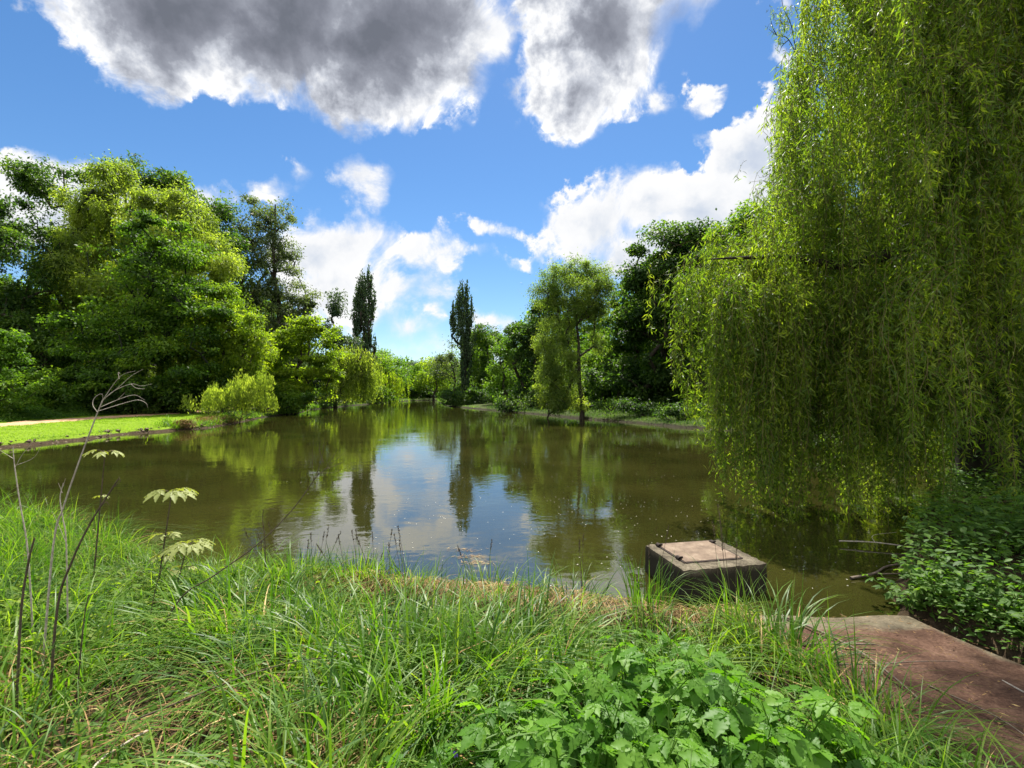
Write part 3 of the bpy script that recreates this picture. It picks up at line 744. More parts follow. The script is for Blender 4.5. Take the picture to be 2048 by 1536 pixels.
def far_wood():
    """the closed mass of woodland that stands behind the trees one can tell apart"""
    mb, tk = MB(), MB()
    C = []
    def row(x0, y0, x1, y1, n, h, dep):
        for t in np.linspace(0, 1, n):
            C.append((x0 + (x1 - x0) * t + rng.normal(0, 2), y0 + (y1 - y0) * t + rng.normal(0, dep), h * rng.uniform(.75, 1.15)))
    row(-110, 48, -38, 62, 26, 15, 4); row(-110, 62, -38, 80, 22, 18, 4)
    row(-40, 66, -36, 130, 18, 9, 2); row(-45, 134, 45, 138, 26, 9.5, 4); row(-60, 160, 70, 165, 26, 12, 4)
    row(18, 62, -2, 92, 12, 7.5, 2); row(14, 58, 34, 40, 14, 11, 2); row(30, 44, 52, 12, 16, 14, 3); row(-5, 96, -8, 130, 10, 8, 2)
    row(-100, 46, -62, 20, 14, 14, 3)
    for x, y, h in C:
        r = h * .42
        z0 = gz(x, y)
        d = math.hypot(x, y)
        L = .0062 * d + .08
        n = int(4.2 * (h * r * 1.6) / (L * L * .28))
        q = nrm(rng.normal(size=(n, 3))) * (.55 + .45 * rng.random((n, 1))) * np.array([r, r, h * .5])
        q += (np.sin(q * 2.3 / r + x) * .12 * r)
        P = q + np.array([x, y, z0 + h * .5])
        low = rng.random(n) < .3
        P[low, 2] = z0 + rng.random(int(low.sum())) * h * .3
        P[:, 2] = np.maximum(P[:, 2], z0)
        no = rng.normal(0, .6, (n, 3)); no[:, 2] += .8
        leaves(mb, P, rng.normal(size=(n, 3)), no, L * rng.uniform(.7, 1.3, n), L * .55, np.clip(.45 + rng.normal(0, .15, n) + rng.normal(0, .12), 0, 1))
    tag(mb.build('distant_wood', M['green']), 'closed mass of woodland behind the trees round the pond', 'wood', kind='stuff')


far_wood()
# ------------------------------------------------------------------ the near weeping willow on the right
def near_willow():
    base = np.array([8.8, 8.6, gz(8.8, 8.6) - .05])
    root = thing('weeping_willow', 'huge near weeping willow filling the right side, its long leafy curtain hanging to the water', 'tree', base)
    mb = MB()
    T = lambda pts, r0, r1, k=8: tube(mb, pts, r0, r1, k, 5)
    T([base, base + [-.1, .1, 1.6], base + [.1, .3, 3.6], base + [-.2, .5, 6.5], base + [-.3, .6, 10], base + [.1, .4, 14]], .48, .12, 12)
    b0 = at(1420, 517, 8.0); bough = [base + [0, .2, 3.0], at(2000, 470, 8.3), at(1880, 478, 8.2), at(1800, 500, 8.05), at(1730, 522, 8.0), at(1680, 530, 8.0), at(1620, 520, 8.0), at(1560, 513, 8.0), at(1490, 514, 8.0), b0]
    Q1 = T(bough, .17, .010, 8)
    limbs = [Q1]
    spec = [
        ([(0, .2, 4.2), (-1.2, -.4, 6.2), (-2.1, -.8, 8.2), (-2.6, -1.0, 10.2)], .2, .02),
        ([(-.1, .4, 6), (-1.0, .9, 8.6), (-1.8, 1.6, 11), (-2.2, 2.0, 13)], .18, .02),
        ([(-.2, .5, 5), (-.6, 1.8, 7.6), (-.9, 2.8, 9.2), (-1.0, 3.4, 10.5)], .17, .02),
        ([(-.2, .5, 8), (-.9, -.4, 11), (-1.5, -1.2, 13.4), (-1.9, -1.5, 15)], .15, .02),
        ([(-.3, .6, 10), (-.8, 1.0, 13), (-1.5, 1.2, 15.6)], .12, .02),
        ([(0, .3, 3.6), (-1.2, 1.2, 4.8), (-2.4, 2.0, 5.6), (-3.2, 2.4, 6.0)], .12, .012),
        ([(-.1, .3, 7), (.4, -1.0, 9.6), (.3, -1.6, 12)], .16, .02),
        ([(0, .3, 2.6), (-.4, -1.0, 3.6), (-.9, -1.8, 4.2)], .10, .012)]
    for p, a, b in spec:
        limbs.append(T([base + np.array(q) for q in p], a, b * .4))
    # twigs off the limbs
    twigs = MB()
    S, Ln, dirs = [], [], []

    def strand(p, length, hv, n=1):
        S.append(p); Ln.append(length); dirs.append(hv)
    # tresses: strands hang in bunches, with gaps between the bunches
    def tress(px, py, d, ln, k, sp, hv=.16):
        c = at(px, py, d); o = rng.normal(0, hv, 2)
        for _ in range(k):
            q = c + rng.normal(0, sp, 3) * np.array([1, 1, 1.6])
            strand(q, max(.25, ln * (rng.uniform(.55, 1.04) if rng.random() < .8 else rng.uniform(.25, .6))), o + rng.normal(0, .05, 2))
    # a) curtain under the visible bough and the lower limbs
    bot_x = [1405, 1425, 1470, 1500, 1560, 1640, 1720, 1790, 1840, 1880, 1960]
    bot_y = [800, 880, 965, 1030, 1066, 1075, 1070, 1040, 990, 960, 900]
    for _ in range(104):
        px = 1436 + 470 * rng.random() ** 1.05
        d = rng.uniform(7.2, 9.0)
        py0 = rng.normal(520, 30) if px < 1700 else rng.normal(480, 80)
        if d < 8.15: py0 = max(py0, np.interp(px, [1420, 1560, 1680, 1740, 1880], [540, 535, 552, 545, 500]) + rng.uniform(0, 50))
        p = at(px, py0, d); z1 = max(at(px, np.interp(px, bot_x, bot_y) + rng.normal(0, 16), d)[2], .04)
        tress(px, py0, d, p[2] - z1, int(rng.integers(3, 9)), .06)
    for _ in range(62):                                             # shorter tresses at mid height, and low ones that reach the water
        px = 1440 + 480 * rng.random(); d = rng.uniform(7.0, 9.2); py0 = rng.uniform(560, 840)
        p = at(px, py0, d); z1 = max(at(px, np.interp(px, bot_x, bot_y) + rng.normal(0, 16), d)[2], .04)
        tress(px, py0, d, min(p[2] - z1, rng.uniform(.6, 2.2)), int(rng.integers(2, 8)), .07)
    # b) the wispy left fringe beyond the bough tip
    for px, py0, py1, d in [(1358, 560, 700, 8.2), (1372, 555, 835, 8.2), (1380, 550, 815, 8.3), (1366, 560, 770, 8.1), (1392, 545, 730, 8.4), (1404, 540, 700, 8.4), (1400, 540, 650, 8.1), (1350, 555, 610, 8.3), (1440, 880, 915, 7.6)]:
        for _ in range(3):
            p = at(px + rng.normal(0, 3), py0 + rng.normal(0, 10), d + rng.normal(0, .2))
            strand(p, p[2] - at(px, py1 + rng.normal(0, 10), d)[2], rng.normal(0, .05, 2))
    for _ in range(34):
        px = rng.uniform(1392, 1525); d = rng.uniform(8.15, 9.4)
        py0 = rng.normal(np.interp(px, [1375, 1440, 1520], [555, 500, 480]), 20)
        tress(px, py0, d, rng.uniform(.3, 1.3), int(rng.integers(3, 6)), .10, .25)
    # c) the high curtain, thin and see-through along its left edge
    for _ in range(290):
        d = rng.uniform(6.8, 11.0)
        top = rng.uniform(-520, 360)
        left = np.interp(top, [-520, -60, 60, 200, 360], [1650, 1625, 1592, 1574, 1560])
        px = left + (2230 - left) * rng.random() ** 1.1
        tress(px, top, d, rng.uniform(1.2, 3.8), int(rng.integers(2, 9)), .09)
    for _ in range(34):
        top = rng.uniform(-80, 330); px = np.interp(top, [-80, 60, 200, 360], [1628, 1592, 1574, 1560]) + rng.normal(8, 12)
        tress(px, top, rng.uniform(7.5, 9.5), rng.uniform(.8, 2.4), 2, .06, .1)
    # d) the dense right side
    for _ in range(190):
        d = rng.uniform(7.0, 12.5); px = rng.uniform(1720, 2250); top = rng.uniform(60, 800)
        tress(px, top, d, rng.uniform(.8, 2.6), int(rng.integers(4, 9)), .14, .3)
    for _ in range(190):
        d = rng.uniform(6.2, 8.0); px = rng.uniform(1790, 2200); top = rng.uniform(-500, 760)
        tress(px, top, d, rng.uniform(.8, 2.6), int(rng.integers(4, 9)), .14, .3)
    # a bare forked twig with a few sprigs reaching out at the top left
    for q in ([(1611, 130), (1585, 70), (1560, 60), (1545, 48)], [(1600, 100), (1590, 40), (1575, 5), (1570, -30)], [(1585, 70), (1572, 82), (1566, 95)], [(1560, 60), (1553, 45), (1548, 25)]):
        T([at(x_, y_, 12.4) for x_, y_ in q], .014, .004, 5)
    for _ in range(9):
        tress(rng.uniform(1545, 1585), rng.uniform(0, 60), 12.4, rng.uniform(.2, .45), 3, .05, .1)
    # e) the rest of the high crown, above and behind what the photograph shows
    k = 0
    while k < 590:
        q = nrm(rng.normal(size=3)) * rng.random() ** .4
        c = np.array([11.2, 11.0, 12.6]) + q * np.array([4.3, 6.0, 4.2]) if k < 240 else np.array([9.4, 11.2, 10.6]) + q * np.array([3.0, 4.6, 3.2]) if k < 515 else np.array([3.5, 9.6, 12.8]) + q * np.array([1.3, 2.7, 1.6])
        px, py = CX + c[0] / c[1] * F, HY - (c[2] - EYE) / c[1] * F
        ln = rng.uniform(.9, 2.4)
        pe = HY - (c[2] - ln - EYE) / c[1] * F
        if px < 1700 and pe > -75: continue
        k += 1
        tress(px, py, c[1], ln * 1.15 if k < 516 else ln * .6, int(rng.integers(4, 9)), .2, .3)
    for _ in range(50):
        px = rng.uniform(1530, 1680); d = rng.uniform(7.2, 9.5); top = rng.uniform(340, 480)
        tress(px, top, d, rng.uniform(.5, 1.8), int(rng.integers(3, 7)), .10, .25)
    S_ = np.array(S); Ln_ = np.array(Ln); D_ = np.array(dirs)
    n = len(S_)
    # hanging axis of every strand: 8 stations
    t = np.linspace(0, 1, 9)
    wv = rng.normal(0, .05, (n, 2, 3))
    X = np.repeat(S_[:, None], 9, 1)
    X[:, :, 2] -= Ln_[:, None] * t ** 1.08 - .10 * np.sin(np.pi * np.minimum(1, t * 3)) * .5
    so = np.minimum(1, t * 2.2) ** .6
    X[:, :, :2] += D_[:, None] * so[None, :, None]
    for q in range(3):
        X[:, :, :2] += wv[:, None, :, q] * np.sin(np.pi * (q + 1) * t)[None, :, None] * np.minimum(1, Ln_ / 2)[:, None, None]
    a, b = X[:, :-1].reshape(-1, 3), X[:, 1:].reshape(-1, 3)
    frusta(twigs, a, b, np.full(len(a), .0035), np.full(len(a), .0030), 3)
    mb.build('trunk', M['bark'], root)
    twigs.build('twigs', M['twig'], root)
    # narrow leaves, alternating down the strand
    cnt = np.maximum(8, (Ln_ / .021).astype(int))
    sid = np.repeat(np.arange(n), cnt)
    tt = rng.random(len(sid)) ** .9
    k = np.minimum((tt * 8).astype(int), 7); fr = tt * 8 - k
    P = X[sid, k] * (1 - fr)[:, None] + X[sid, k + 1] * fr[:, None]
    m = len(P)
    P += rng.normal(0, .012, (m, 3))
    # side sprays: some leaves sit on short side shoots
    spr = rng.random(m) < .5
    P[spr] += rng.normal(0, .06, (int(spr.sum()), 3)) * np.array([1, 1, .8])
    ax = rng.normal(0, .85, (m, 3)); ax[:, 2] = -np.abs(ax[:, 2]) - .30
    no = rng.normal(0, .7, (m, 3)); no[:, 2] += .5
    tint = np.clip(.46 + rng.normal(0, .17, m) + rng.normal(0, .15, n)[sid], 0, 1)
    ml = MB()
    leaves(ml, P, ax, no, rng.uniform(.075, .15, m), rng.uniform(.014, .026, m), tint, droop=.2)
    ml.build('crown', M['willow'], root)
    print('near willow leaves', m)


near_willow()

# ------------------------------------------------------------------ concrete chamber with its steel hatch, standing in the water
def concrete_mat():
    m, nd, lk = new_mat('weathered_concrete')
    tc = nd.new('ShaderNodeTexCoord')
    geo = nd.new('ShaderNodeNewGeometry')
    n1 = nd.new('ShaderNodeTexNoise'); n1.inputs['Scale'].default_value = 5; n1.inputs['Detail'].default_value = 10; n1.inputs['Roughness'].default_value = .72
    n2 = nd.new('ShaderNodeTexNoise'); n2.inputs['Scale'].default_value = 60; n2.inputs['Detail'].default_value = 5; n2.inputs['Roughness'].default_value = .7
    for q in (n1, n2): lk.new(tc.outputs['Object'], q.inputs['Vector'])
    mx = N(nd, 'ShaderNodeMath', operation='MULTIPLY_ADD'); lk.new(n2.outputs['Fac'], mx.inputs[0]); mx.inputs[1].default_value = .55
    sc = N(nd, 'ShaderNodeMath', operation='MULTIPLY_ADD'); lk.new(n1.outputs['Fac'], sc.inputs[0]); sc.inputs[1].default_value = .7; sc.inputs[2].default_value = -.12
    lk.new(sc.outputs[0], mx.inputs[2])
    cr = ramp(nd, [(.30, (.020, .016, .010)), (.48, (.070, .058, .038)), (.62, (.14, .118, .082)), (.80, (.27, .24, .18))]); lk.new(mx.outputs[0], cr.inputs[0])
    # algae-stained sides, wet near the waterline; stain deepened to carry the faces' shade
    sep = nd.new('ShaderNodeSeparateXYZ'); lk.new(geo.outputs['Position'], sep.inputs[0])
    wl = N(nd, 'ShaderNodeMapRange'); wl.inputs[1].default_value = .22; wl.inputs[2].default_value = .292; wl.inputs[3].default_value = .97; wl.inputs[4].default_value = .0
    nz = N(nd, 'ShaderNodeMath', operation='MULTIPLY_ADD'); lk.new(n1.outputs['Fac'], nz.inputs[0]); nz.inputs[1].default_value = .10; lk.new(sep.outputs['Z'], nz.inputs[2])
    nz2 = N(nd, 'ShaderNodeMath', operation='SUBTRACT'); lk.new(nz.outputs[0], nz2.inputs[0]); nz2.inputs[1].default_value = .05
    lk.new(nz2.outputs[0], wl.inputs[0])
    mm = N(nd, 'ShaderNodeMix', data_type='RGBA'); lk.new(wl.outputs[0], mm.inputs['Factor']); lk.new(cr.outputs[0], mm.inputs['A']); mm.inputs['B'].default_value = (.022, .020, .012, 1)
    p = nd.new('ShaderNodeBsdfPrincipled'); p.inputs['Roughness'].default_value = .92; p.inputs['Specular IOR Level'].default_value = .2
    lk.new(mm.outputs['Result'], p.inputs['Base Color'])
    b = nd.new('ShaderNodeBump'); b.inputs['Strength'].default_value = .6; b.inputs['Distance'].default_value = .012
    lk.new(mx.outputs[0], b.inputs['Height']); lk.new(b.outputs[0], p.inputs['Normal'])
    o = nd.new('ShaderNodeOutputMaterial'); lk.new(p.outputs[0], o.inputs[0])
    return m


def plate_mat():
    m, nd, lk = new_mat('rusty_chequer_plate')
    tc = nd.new('ShaderNodeTexCoord')
    n1 = nd.new('ShaderNodeTexNoise'); n1.inputs['Scale'].default_value = 9; n1.inputs['Detail'].default_value = 9; n1.inputs['Roughness'].default_value = .7
    lk.new(tc.outputs['Object'], n1.inputs['Vector'])
    cr = ramp(nd, [(.3, (.065, .040, .024)), (.5, (.125, .085, .055)), (.7, (.21, .158, .11))]); lk.new(n1.outputs['Fac'], cr.inputs[0])
    p = nd.new('ShaderNodeBsdfPrincipled'); p.inputs['Roughness'].default_value = .75; p.inputs['Metallic'].default_value = .0; p.inputs['Specular IOR Level'].default_value = .3
    lk.new(cr.outputs[0], p.inputs['Base Color'])
    b = nd.new('ShaderNodeBump'); b.inputs['Strength'].default_value = .3; b.inputs['Distance'].default_value = .004
    lk.new(n1.outputs['Fac'], b.inputs['Height']); lk.new(b.outputs[0], p.inputs['Normal'])
    o = nd.new('ShaderNodeOutputMaterial'); lk.new(p.outputs[0], o.inputs[0])
    return m


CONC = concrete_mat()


def rough_box(mb, x0, x1, y0, y1, z0, z1, n=24, chip=.007, bev=.012):
    """box surface on a fine grid, edges rounded and chipped"""
    def face(o, u, v, nu, nv):
        a, b = np.meshgrid(np.linspace(0, 1, nu), np.linspace(0, 1, nv))
        P = np.array(o)[None, None] + a[..., None] * np.array(u) + b[..., None] * np.array(v)
        i = np.arange(nu * nv).reshape(nv, nu)
        f = np.stack([i[:-1, :-1], i[:-1, 1:], i[1:, 1:], i[1:, :-1]], -1).reshape(-1, 4)
        P = P.reshape(-1, 3)
        lo, hi = np.array([x0, y0, z0]), np.array([x1, y1, z1])
        Q = np.clip(P, lo + bev, hi - bev)
        D = P - Q
        dl = np.linalg.norm(D, axis=1, keepdims=True)
        P = Q + D / np.maximum(dl, 1e-9) * np.minimum(dl, bev)
        nz = np.sin(P[:, 0] * 37 + 5 * np.sin(P[:, 1] * 23)) * np.sin(P[:, 1] * 41 + 4 * np.sin(P[:, 2] * 31)) + .6 * np.sin(P[:, 2] * 53 + P[:, 0] * 61)
        c = (lo + hi) / 2
        edge = (np.abs(D) > 1e-5).sum(1) > 1
        P = P - nrm(P - c) * (chip * nz * (.25 + .75 * edge))[:, None]
        mb.add(P, f)
    dx, dy, dz = x1 - x0, y1 - y0, z1 - z0
    face((x0, y0, z1), (dx, 0, 0), (0, dy, 0), n, n)
    face((x0, y0, z0), (dx, 0, 0), (0, 0, dz), n, n // 2)
    face((x1, y1, z0), (-dx, 0, 0), (0, 0, dz), n, n // 2)
    face((x0, y1, z0), (0, -dy, 0), (0, 0, dz), n, n // 2)
    face((x1, y0, z0), (0, dy, 0), (0, 0, dz), n, n // 2)


def chamber():
    ctr = np.array([2.02, 5.01, .0]); ang = math.atan2(.18, .89)
    root = thing('inspection_chamber', 'square concrete inspection chamber with a rusty steel hatch, standing in the pond near the bank', 'chamber', ctr)
    root.rotation_euler = (0, 0, ang)
    hx, hy = .46, .39

    def loc(mb, name, mat):
        me_o = mb.build(name, mat)
        me_o.parent = root
        return me_o
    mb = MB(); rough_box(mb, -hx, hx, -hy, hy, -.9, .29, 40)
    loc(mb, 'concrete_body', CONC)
    hat = MB()
    x0, x1, y0, y1 = -.33, .30, -.21, .35
    rough_box(hat, x0, x1, y0, y1, .291, .303, 12, .0006, .002)
    # raised lozenges of the chequer plate
    st = .042
    for i in range(14):
        for j in range(13):
            cx, cy = x0 + .03 + i * st + (j % 2) * st / 2, y0 + .025 + j * st
            if cx > x1 - .02 or cy > y1 - .02: continue
            s_ = 1 if (i + j) % 2 else -1
            a, b = np.array([.015, .015 * s_]), np.array([.0045, -.0045 * s_])
            q = [(-a), (b), (a), (-b)]
            V = [(cx + p[0], cy + p[1], .3029) for p in q] + [(cx, cy, .3058)]
            hat.add(V, [[0, 1, 4], [1, 2, 4], [2, 3, 4], [3, 0, 4]])
    h = loc(hat, 'hatch', plate_mat())
    lug_m = rough_mat('dark_iron', [(.3, (.012, .010, .009)), (.7, (.05, .035, .028))], 40)
    for (x, y, r) in [(x0 - .012, y0 + .10, .022), (x0 - .010, y1 - .05, .022), (x1 + .010, y1 - .07, .020)]:
        lm = MB()
        tube(lm, [(x, y - .028, .305), (x, y, .307), (x, y + .028, .305)], r, r, 8, 3)
        tube(lm, [(x + .045, y, .312), (x, y, .312)], .009, .012, 6, 2)
        g = lm.build('hinge', lug_m); g.parent = h
    bm = MB(); rough_box(bm, x0 - .02, x0 - .003, y0 - .01, y1 + .01, .2905, .299, 8, .0004, .001)
    rough_box(bm, x1 + .003, x1 + .02, y0 - .01, y1 + .01, .2905, .299, 8, .0004, .001)
    rough_box(bm, x0 - .002, x1 + .002, y1 + .003, y1 + .02, .2905, .299, 8, .0004, .001)
    rough_box(bm, x0 - .002, x1 + .002, y0 - .02, y0 - .003, .2905, .299, 8, .0004, .001)
    loc(bm, 'hatch_frame', lug_m)


chamber()


# ------------------------------------------------------------------ slipway of old concrete under trodden red-brown soil
def slipway():
    nx, ny = 70, 190
    a, b = np.meshgrid(np.linspace(0, 1, nx), np.linspace(0, 1, ny))
    yl = 4.02 + .03 * np.sin(a * 9); Y = -1.5 + (yl + 1.5) * b
    xl = 1.98 + .02 * np.sin(Y * 5); xr = 3.38 + .03 * np.sin(Y * 3.1) + .12 * ss(2.2, 1.2, Y)
    X = xl + (xr - xl) * a
    lump = wob(X, Y, 3.1) * .035 + wob(X, Y, 9.7) * .012 + wob(X, Y, 23.) * .004
    Z = ramp_z(Y) + lump * ss(4.0, 3.4, Y) * ss(3.36, 3.1, X) + .01
    top = np.stack([X, Y, Z], -1)
    i = np.arange(nx * ny).reshape(ny, nx)
    mb = MB(); mb.add(top.reshape(-1, 3), np.stack([i[:-1, :-1], i[:-1, 1:], i[1:, 1:], i[1:, :-1]], -1).reshape(-1, 4))

    def skirt(e):
        lo = e.copy(); lo[:, 2] -= .5
        k = len(e); j = np.arange(k - 1)
        mb.add(np.concatenate([e, lo]), np.stack([j, j + 1, j + 1 + k, j + k], 1))
    skirt(top[-1]); skirt(top[:, -1]); skirt(top[:, 0]); skirt(top[0])
    m, nd, lk = new_mat('soil_over_concrete')
    geo = nd.new('ShaderNodeNewGeometry'); sep = nd.new('ShaderNodeSeparateXYZ'); lk.new(geo.outputs['Position'], sep.inputs[0])
    n1 = nd.new('ShaderNodeTexNoise'); n1.inputs['Scale'].default_value = 3.2; n1.inputs['Detail'].default_value = 9; n1.inputs['Roughness'].default_value = .65
    n2 = nd.new('ShaderNodeTexNoise'); n2.inputs['Scale'].default_value = 45; n2.inputs['Detail'].default_value = 6; n2.inputs['Roughness'].default_value = .75
    for q in (n1, n2): lk.new(geo.outputs['Position'], q.inputs['Vector'])
    av = N(nd, 'ShaderNodeMath', operation='MULTIPLY_ADD'); lk.new(n2.outputs['Fac'], av.inputs[0]); av.inputs[1].default_value = .6
    hf = N(nd, 'ShaderNodeMath', operation='MULTIPLY'); lk.new(n1.outputs['Fac'], hf.inputs[0]); hf.inputs[1].default_value = .45; lk.new(hf.outputs[0], av.inputs[2])
    so = ramp(nd, [(.36, (.024, .012, .008)), (.5, (.060, .031, .020)), (.62, (.105, .060, .040)), (.75, (.20, .135, .095))]); lk.new(av.outputs[0], so.inputs[0])
    co = ramp(nd, [(.36, (.032, .026, .015)), (.5, (.078, .064, .040)), (.66, (.15, .125, .085))]); lk.new(av.outputs[0], co.inputs[0])
    ny_ = N(nd, 'ShaderNodeMath', operation='MULTIPLY_ADD'); lk.new(n1.outputs['Fac'], ny_.inputs[0]); ny_.inputs[1].default_value = .55; lk.new(sep.outputs['Y'], ny_.inputs[2])
    f1 = N(nd, 'ShaderNodeMapRange', interpolation_type='SMOOTHSTEP'); f1.inputs[1].default_value = 3.98; f1.inputs[2].default_value = 4.12; lk.new(ny_.outputs[0], f1.inputs[0])
    nx_ = N(nd, 'ShaderNodeMath', operation='MULTIPLY_ADD'); lk.new(n1.outputs['Fac'], nx_.inputs[0]); nx_.inputs[1].default_value = .3; lk.new(sep.outputs['X'], nx_.inputs[2])
    f2 = N(nd, 'ShaderNodeMapRange', interpolation_type='SMOOTHSTEP'); f2.inputs[1].default_value = 3.44; f2.inputs[2].default_value = 3.54; lk.new(nx_.outputs[0], f2.inputs[0])
    fm = N(nd, 'ShaderNodeMath', operation='MAXIMUM'); lk.new(f1.outputs[0], fm.inputs[0]); lk.new(f2.outputs[0], fm.inputs[1])
    mx = N(nd, 'ShaderNodeMix', data_type='RGBA'); lk.new(fm.outputs[0], mx.inputs['Factor']); lk.new(so.outputs[0], mx.inputs['A']); lk.new(co.outputs[0], mx.inputs['B'])
    p = nd.new('ShaderNodeBsdfPrincipled'); p.inputs['Roughness'].default_value = .93; p.inputs['Specular IOR Level'].default_value = .15
    lk.new(mx.outputs['Result'], p.inputs['Base Color'])
    bu = nd.new('ShaderNodeBump'); bu.inputs['Strength'].default_value = .7; bu.inputs['Distance'].default_value = .015
    lk.new(av.outputs[0], bu.inputs['Height']); lk.new(bu.outputs[0], p.inputs['Normal'])
    o = nd.new('ShaderNodeOutputMaterial'); lk.new(p.outputs[0], o.inputs[0])
    tag(mb.build('path', m), kind='structure')


slipway()
# ------------------------------------------------------------------ near bank: grasses, dead reeds, weeds
def bank_points(n, x0, x1, y0, y1, lo=.0, hi=99., cond=None):
    out = []
    while sum(len(o) for o in out) < n:
        x = rng.uniform(x0, x1, n * 2); y = rng.uniform(y0, y1, n * 2)
        sd = pond_sd(x, y)
        k = (sd > lo) & (sd < hi) & ~((x > 1.92) & (x < 3.55) & (y < 4.1))
        if cond is not None: k &= cond(x, y, sd)
        out.append(np.stack([x[k], y[k]], 1))
    P = np.concatenate(out)[:n]
    return np.concatenate([P, ground_z(P[:, 0], P[:, 1])[:, None]], 1)


def patchy(P, s, seed):
    return np.sin(P[:, 0] * s + seed) * np.sin(P[:, 1] * s * 1.3 + seed * 2.1) + .6 * np.sin(P[:, 0] * s * 2.3 - P[:, 1] * s * 1.9 + seed)


def grasses():
    mb = MB()
    # general sward
    P = bank_points(42000, -10.5, 2.2, .4, 7.5, .05)
    SP = [(-1.45, 2.25, .55), (-2.55, 3.25, .38), (-2.9, 2.55, .38), (-.75, 2.05, .25)]
    thin = np.zeros(len(P))
    for ax_, ay_, ar_ in SP: thin = np.maximum(thin, np.exp(-((P[:, 0] - ax_) ** 2 + (P[:, 1] - ay_) ** 2) / ar_ ** 2))
    keep = (patchy(P, 1.7, 1.) > -.55) & (rng.random(len(P)) > .68 * thin) & (np.abs(P[:, 0]) < P[:, 1] * 1.5 + 1.6)
    keep &= (np.hypot((P[:, 0] - .56) / .70, (P[:, 1] - 1.78) / .66) > 1) | (rng.random(len(P)) < .12)
    P = P[keep]; n = len(P)
    sd = pond_sd(P[:, 0], P[:, 1])
    low = np.where((sd < .7) & (P[:, 0] > -2.2) & (P[:, 0] < 2), .55, 1.)
    bare = 1 - .45 * np.exp(-(((P[:, 0] + 1.3) / .7) ** 2 + ((P[:, 1] - 2.2) / .5) ** 2))
    h = (.15 + .50 * rng.random(n) ** 1.5) * low * bare * (1 + .35 * patchy(P, 2.9, 4.))
    blades(mb, P, h, unit(n), rng.uniform(.005, .014, n), rng.uniform(.3, 1.6, n), np.clip(.46 + rng.normal(0, .25, n), 0, 1), 5, rng.uniform(-1, 1, n))
    tag(mb.build('grass', M['grass']), 'short green grass growing between the sedge on the near bank', 'grass', kind='stuff')
    # short turf on the far left lawn and on the right bank across the pond
    mb = MB()
    P = bank_points(60000, -34, -17, 13, 33, .05, 12, lambda x, y, sd: ~((np.abs(x + 22.2 + (y - 13) * .2) < 1.0) & (y < 20)))
    t = np.interp(P[:, 1], [6, 13, 20, 27, 34, 42], [-20.5, -22.2, -24.4, -25.4, -25.6, -27])
    P = P[np.abs(P[:, 0] - t) > 1.2]
    n = len(P)
    blades(mb, P, rng.uniform(.04, .10, n), unit(n), rng.uniform(.010, .022, n), rng.uniform(.3, 1., n), np.clip(.5 + rng.normal(0, .2, n), 0, 1), 2, rng.uniform(-1, 1, n))
    tag(mb.build('lawn_turf', M['lawn']), 'short mown lawn turf on the left bank beside the sandy path', 'grass', kind='stuff')
    mb = MB()
    P = bank_points(16000, 5, 14, 22, 45, .1, 5)
    n = len(P)
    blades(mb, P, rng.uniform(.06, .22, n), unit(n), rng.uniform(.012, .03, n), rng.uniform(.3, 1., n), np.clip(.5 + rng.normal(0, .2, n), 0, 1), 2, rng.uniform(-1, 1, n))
    tag(mb.build('bank_turf', M['dark']), 'shaded grass strip along the right bank under the horse chestnut', 'grass', kind='stuff')  # tree shade on this turf comes from its dark leaf colour


def tussock(x, y, r, n, h, w, bend, label, mat='sedge', mean=None, spread=1., seeds=0, seg=6, name='sedge_tussock', group='sedge tussocks on the near bank'):
    root = thing(name, label, 'sedge', (x, y, gz(x, y)), group)
    mb = MB()
    a = rng.uniform(0, 2 * np.pi, n); q = np.sqrt(rng.random(n)) * r
    X = x + np.cos(a) * q; Y = y + np.sin(a) * q
    P = np.stack([X, Y, ground_z(X, Y) - .01], 1)
    P[:, 2] = np.maximum(P[:, 2], -.05)
    out = np.stack([np.cos(a), np.sin(a)], 1) + rng.normal(0, .6, (n, 2))
    if mean is not None: out = out * .5 + unit(n, mean, spread)
    ln = out / np.maximum(np.linalg.norm(out, axis=1, keepdims=True), 1e-6)
    H = h * rng.uniform(.45, 1.25, n)
    blades(mb, P, H, ln, rng.uniform(.6, 1.2, n) * w, np.clip(rng.normal(bend, bend * .4, n), .05, 1.8), np.clip(.46 + rng.normal(0, .25, n), 0, 1), seg, rng.uniform(-.9, .9, n))
    mb.build('blades', M[mat], root)
    dm = MB(); j = rng.random(n) < .11; nj = int(j.sum())
    if nj > 5:
        blades(dm, P[j] + rng.normal(0, .02, (nj, 3)) * [1, 1, 0], H[j] * .75, unit(nj), rng.uniform(.5, 1., nj) * w, rng.uniform(.8, 1.9, nj), np.clip(.55 + rng.normal(0, .2, nj), 0, 1), 5, rng.uniform(-1, 1, nj))
        dm.build('dead_blades', M['straw'], root)
    if seeds:
        sm = MB()
        for _ in range(seeds):
            i = rng.integers(n); lean = ln[i] * rng.uniform(.05, .22)
            b = P[i]; hh = h * rng.uniform(1.0, 1.45)
            p1 = b + [lean[0] * .4, lean[1] * .4, hh * .55]; p2 = b + [lean[0], lean[1], hh]
            tube(sm, [b, p1, p2], .0022, .0014, 4, 4)
            k = 26; tt = rng.uniform(.78, 1.0, k)
            Q = p1 + (p2 - p1) * ((tt - .5) / .5)[:, None]
            leaves(sm, Q, rng.normal(0, .35, (k, 3)) + [0, 0, 1], rng.normal(0, 1, (k, 3)), .022, .006, np.full(k, .4))
        sm.build('flower_stems', M['darkstem'], root)
    return root


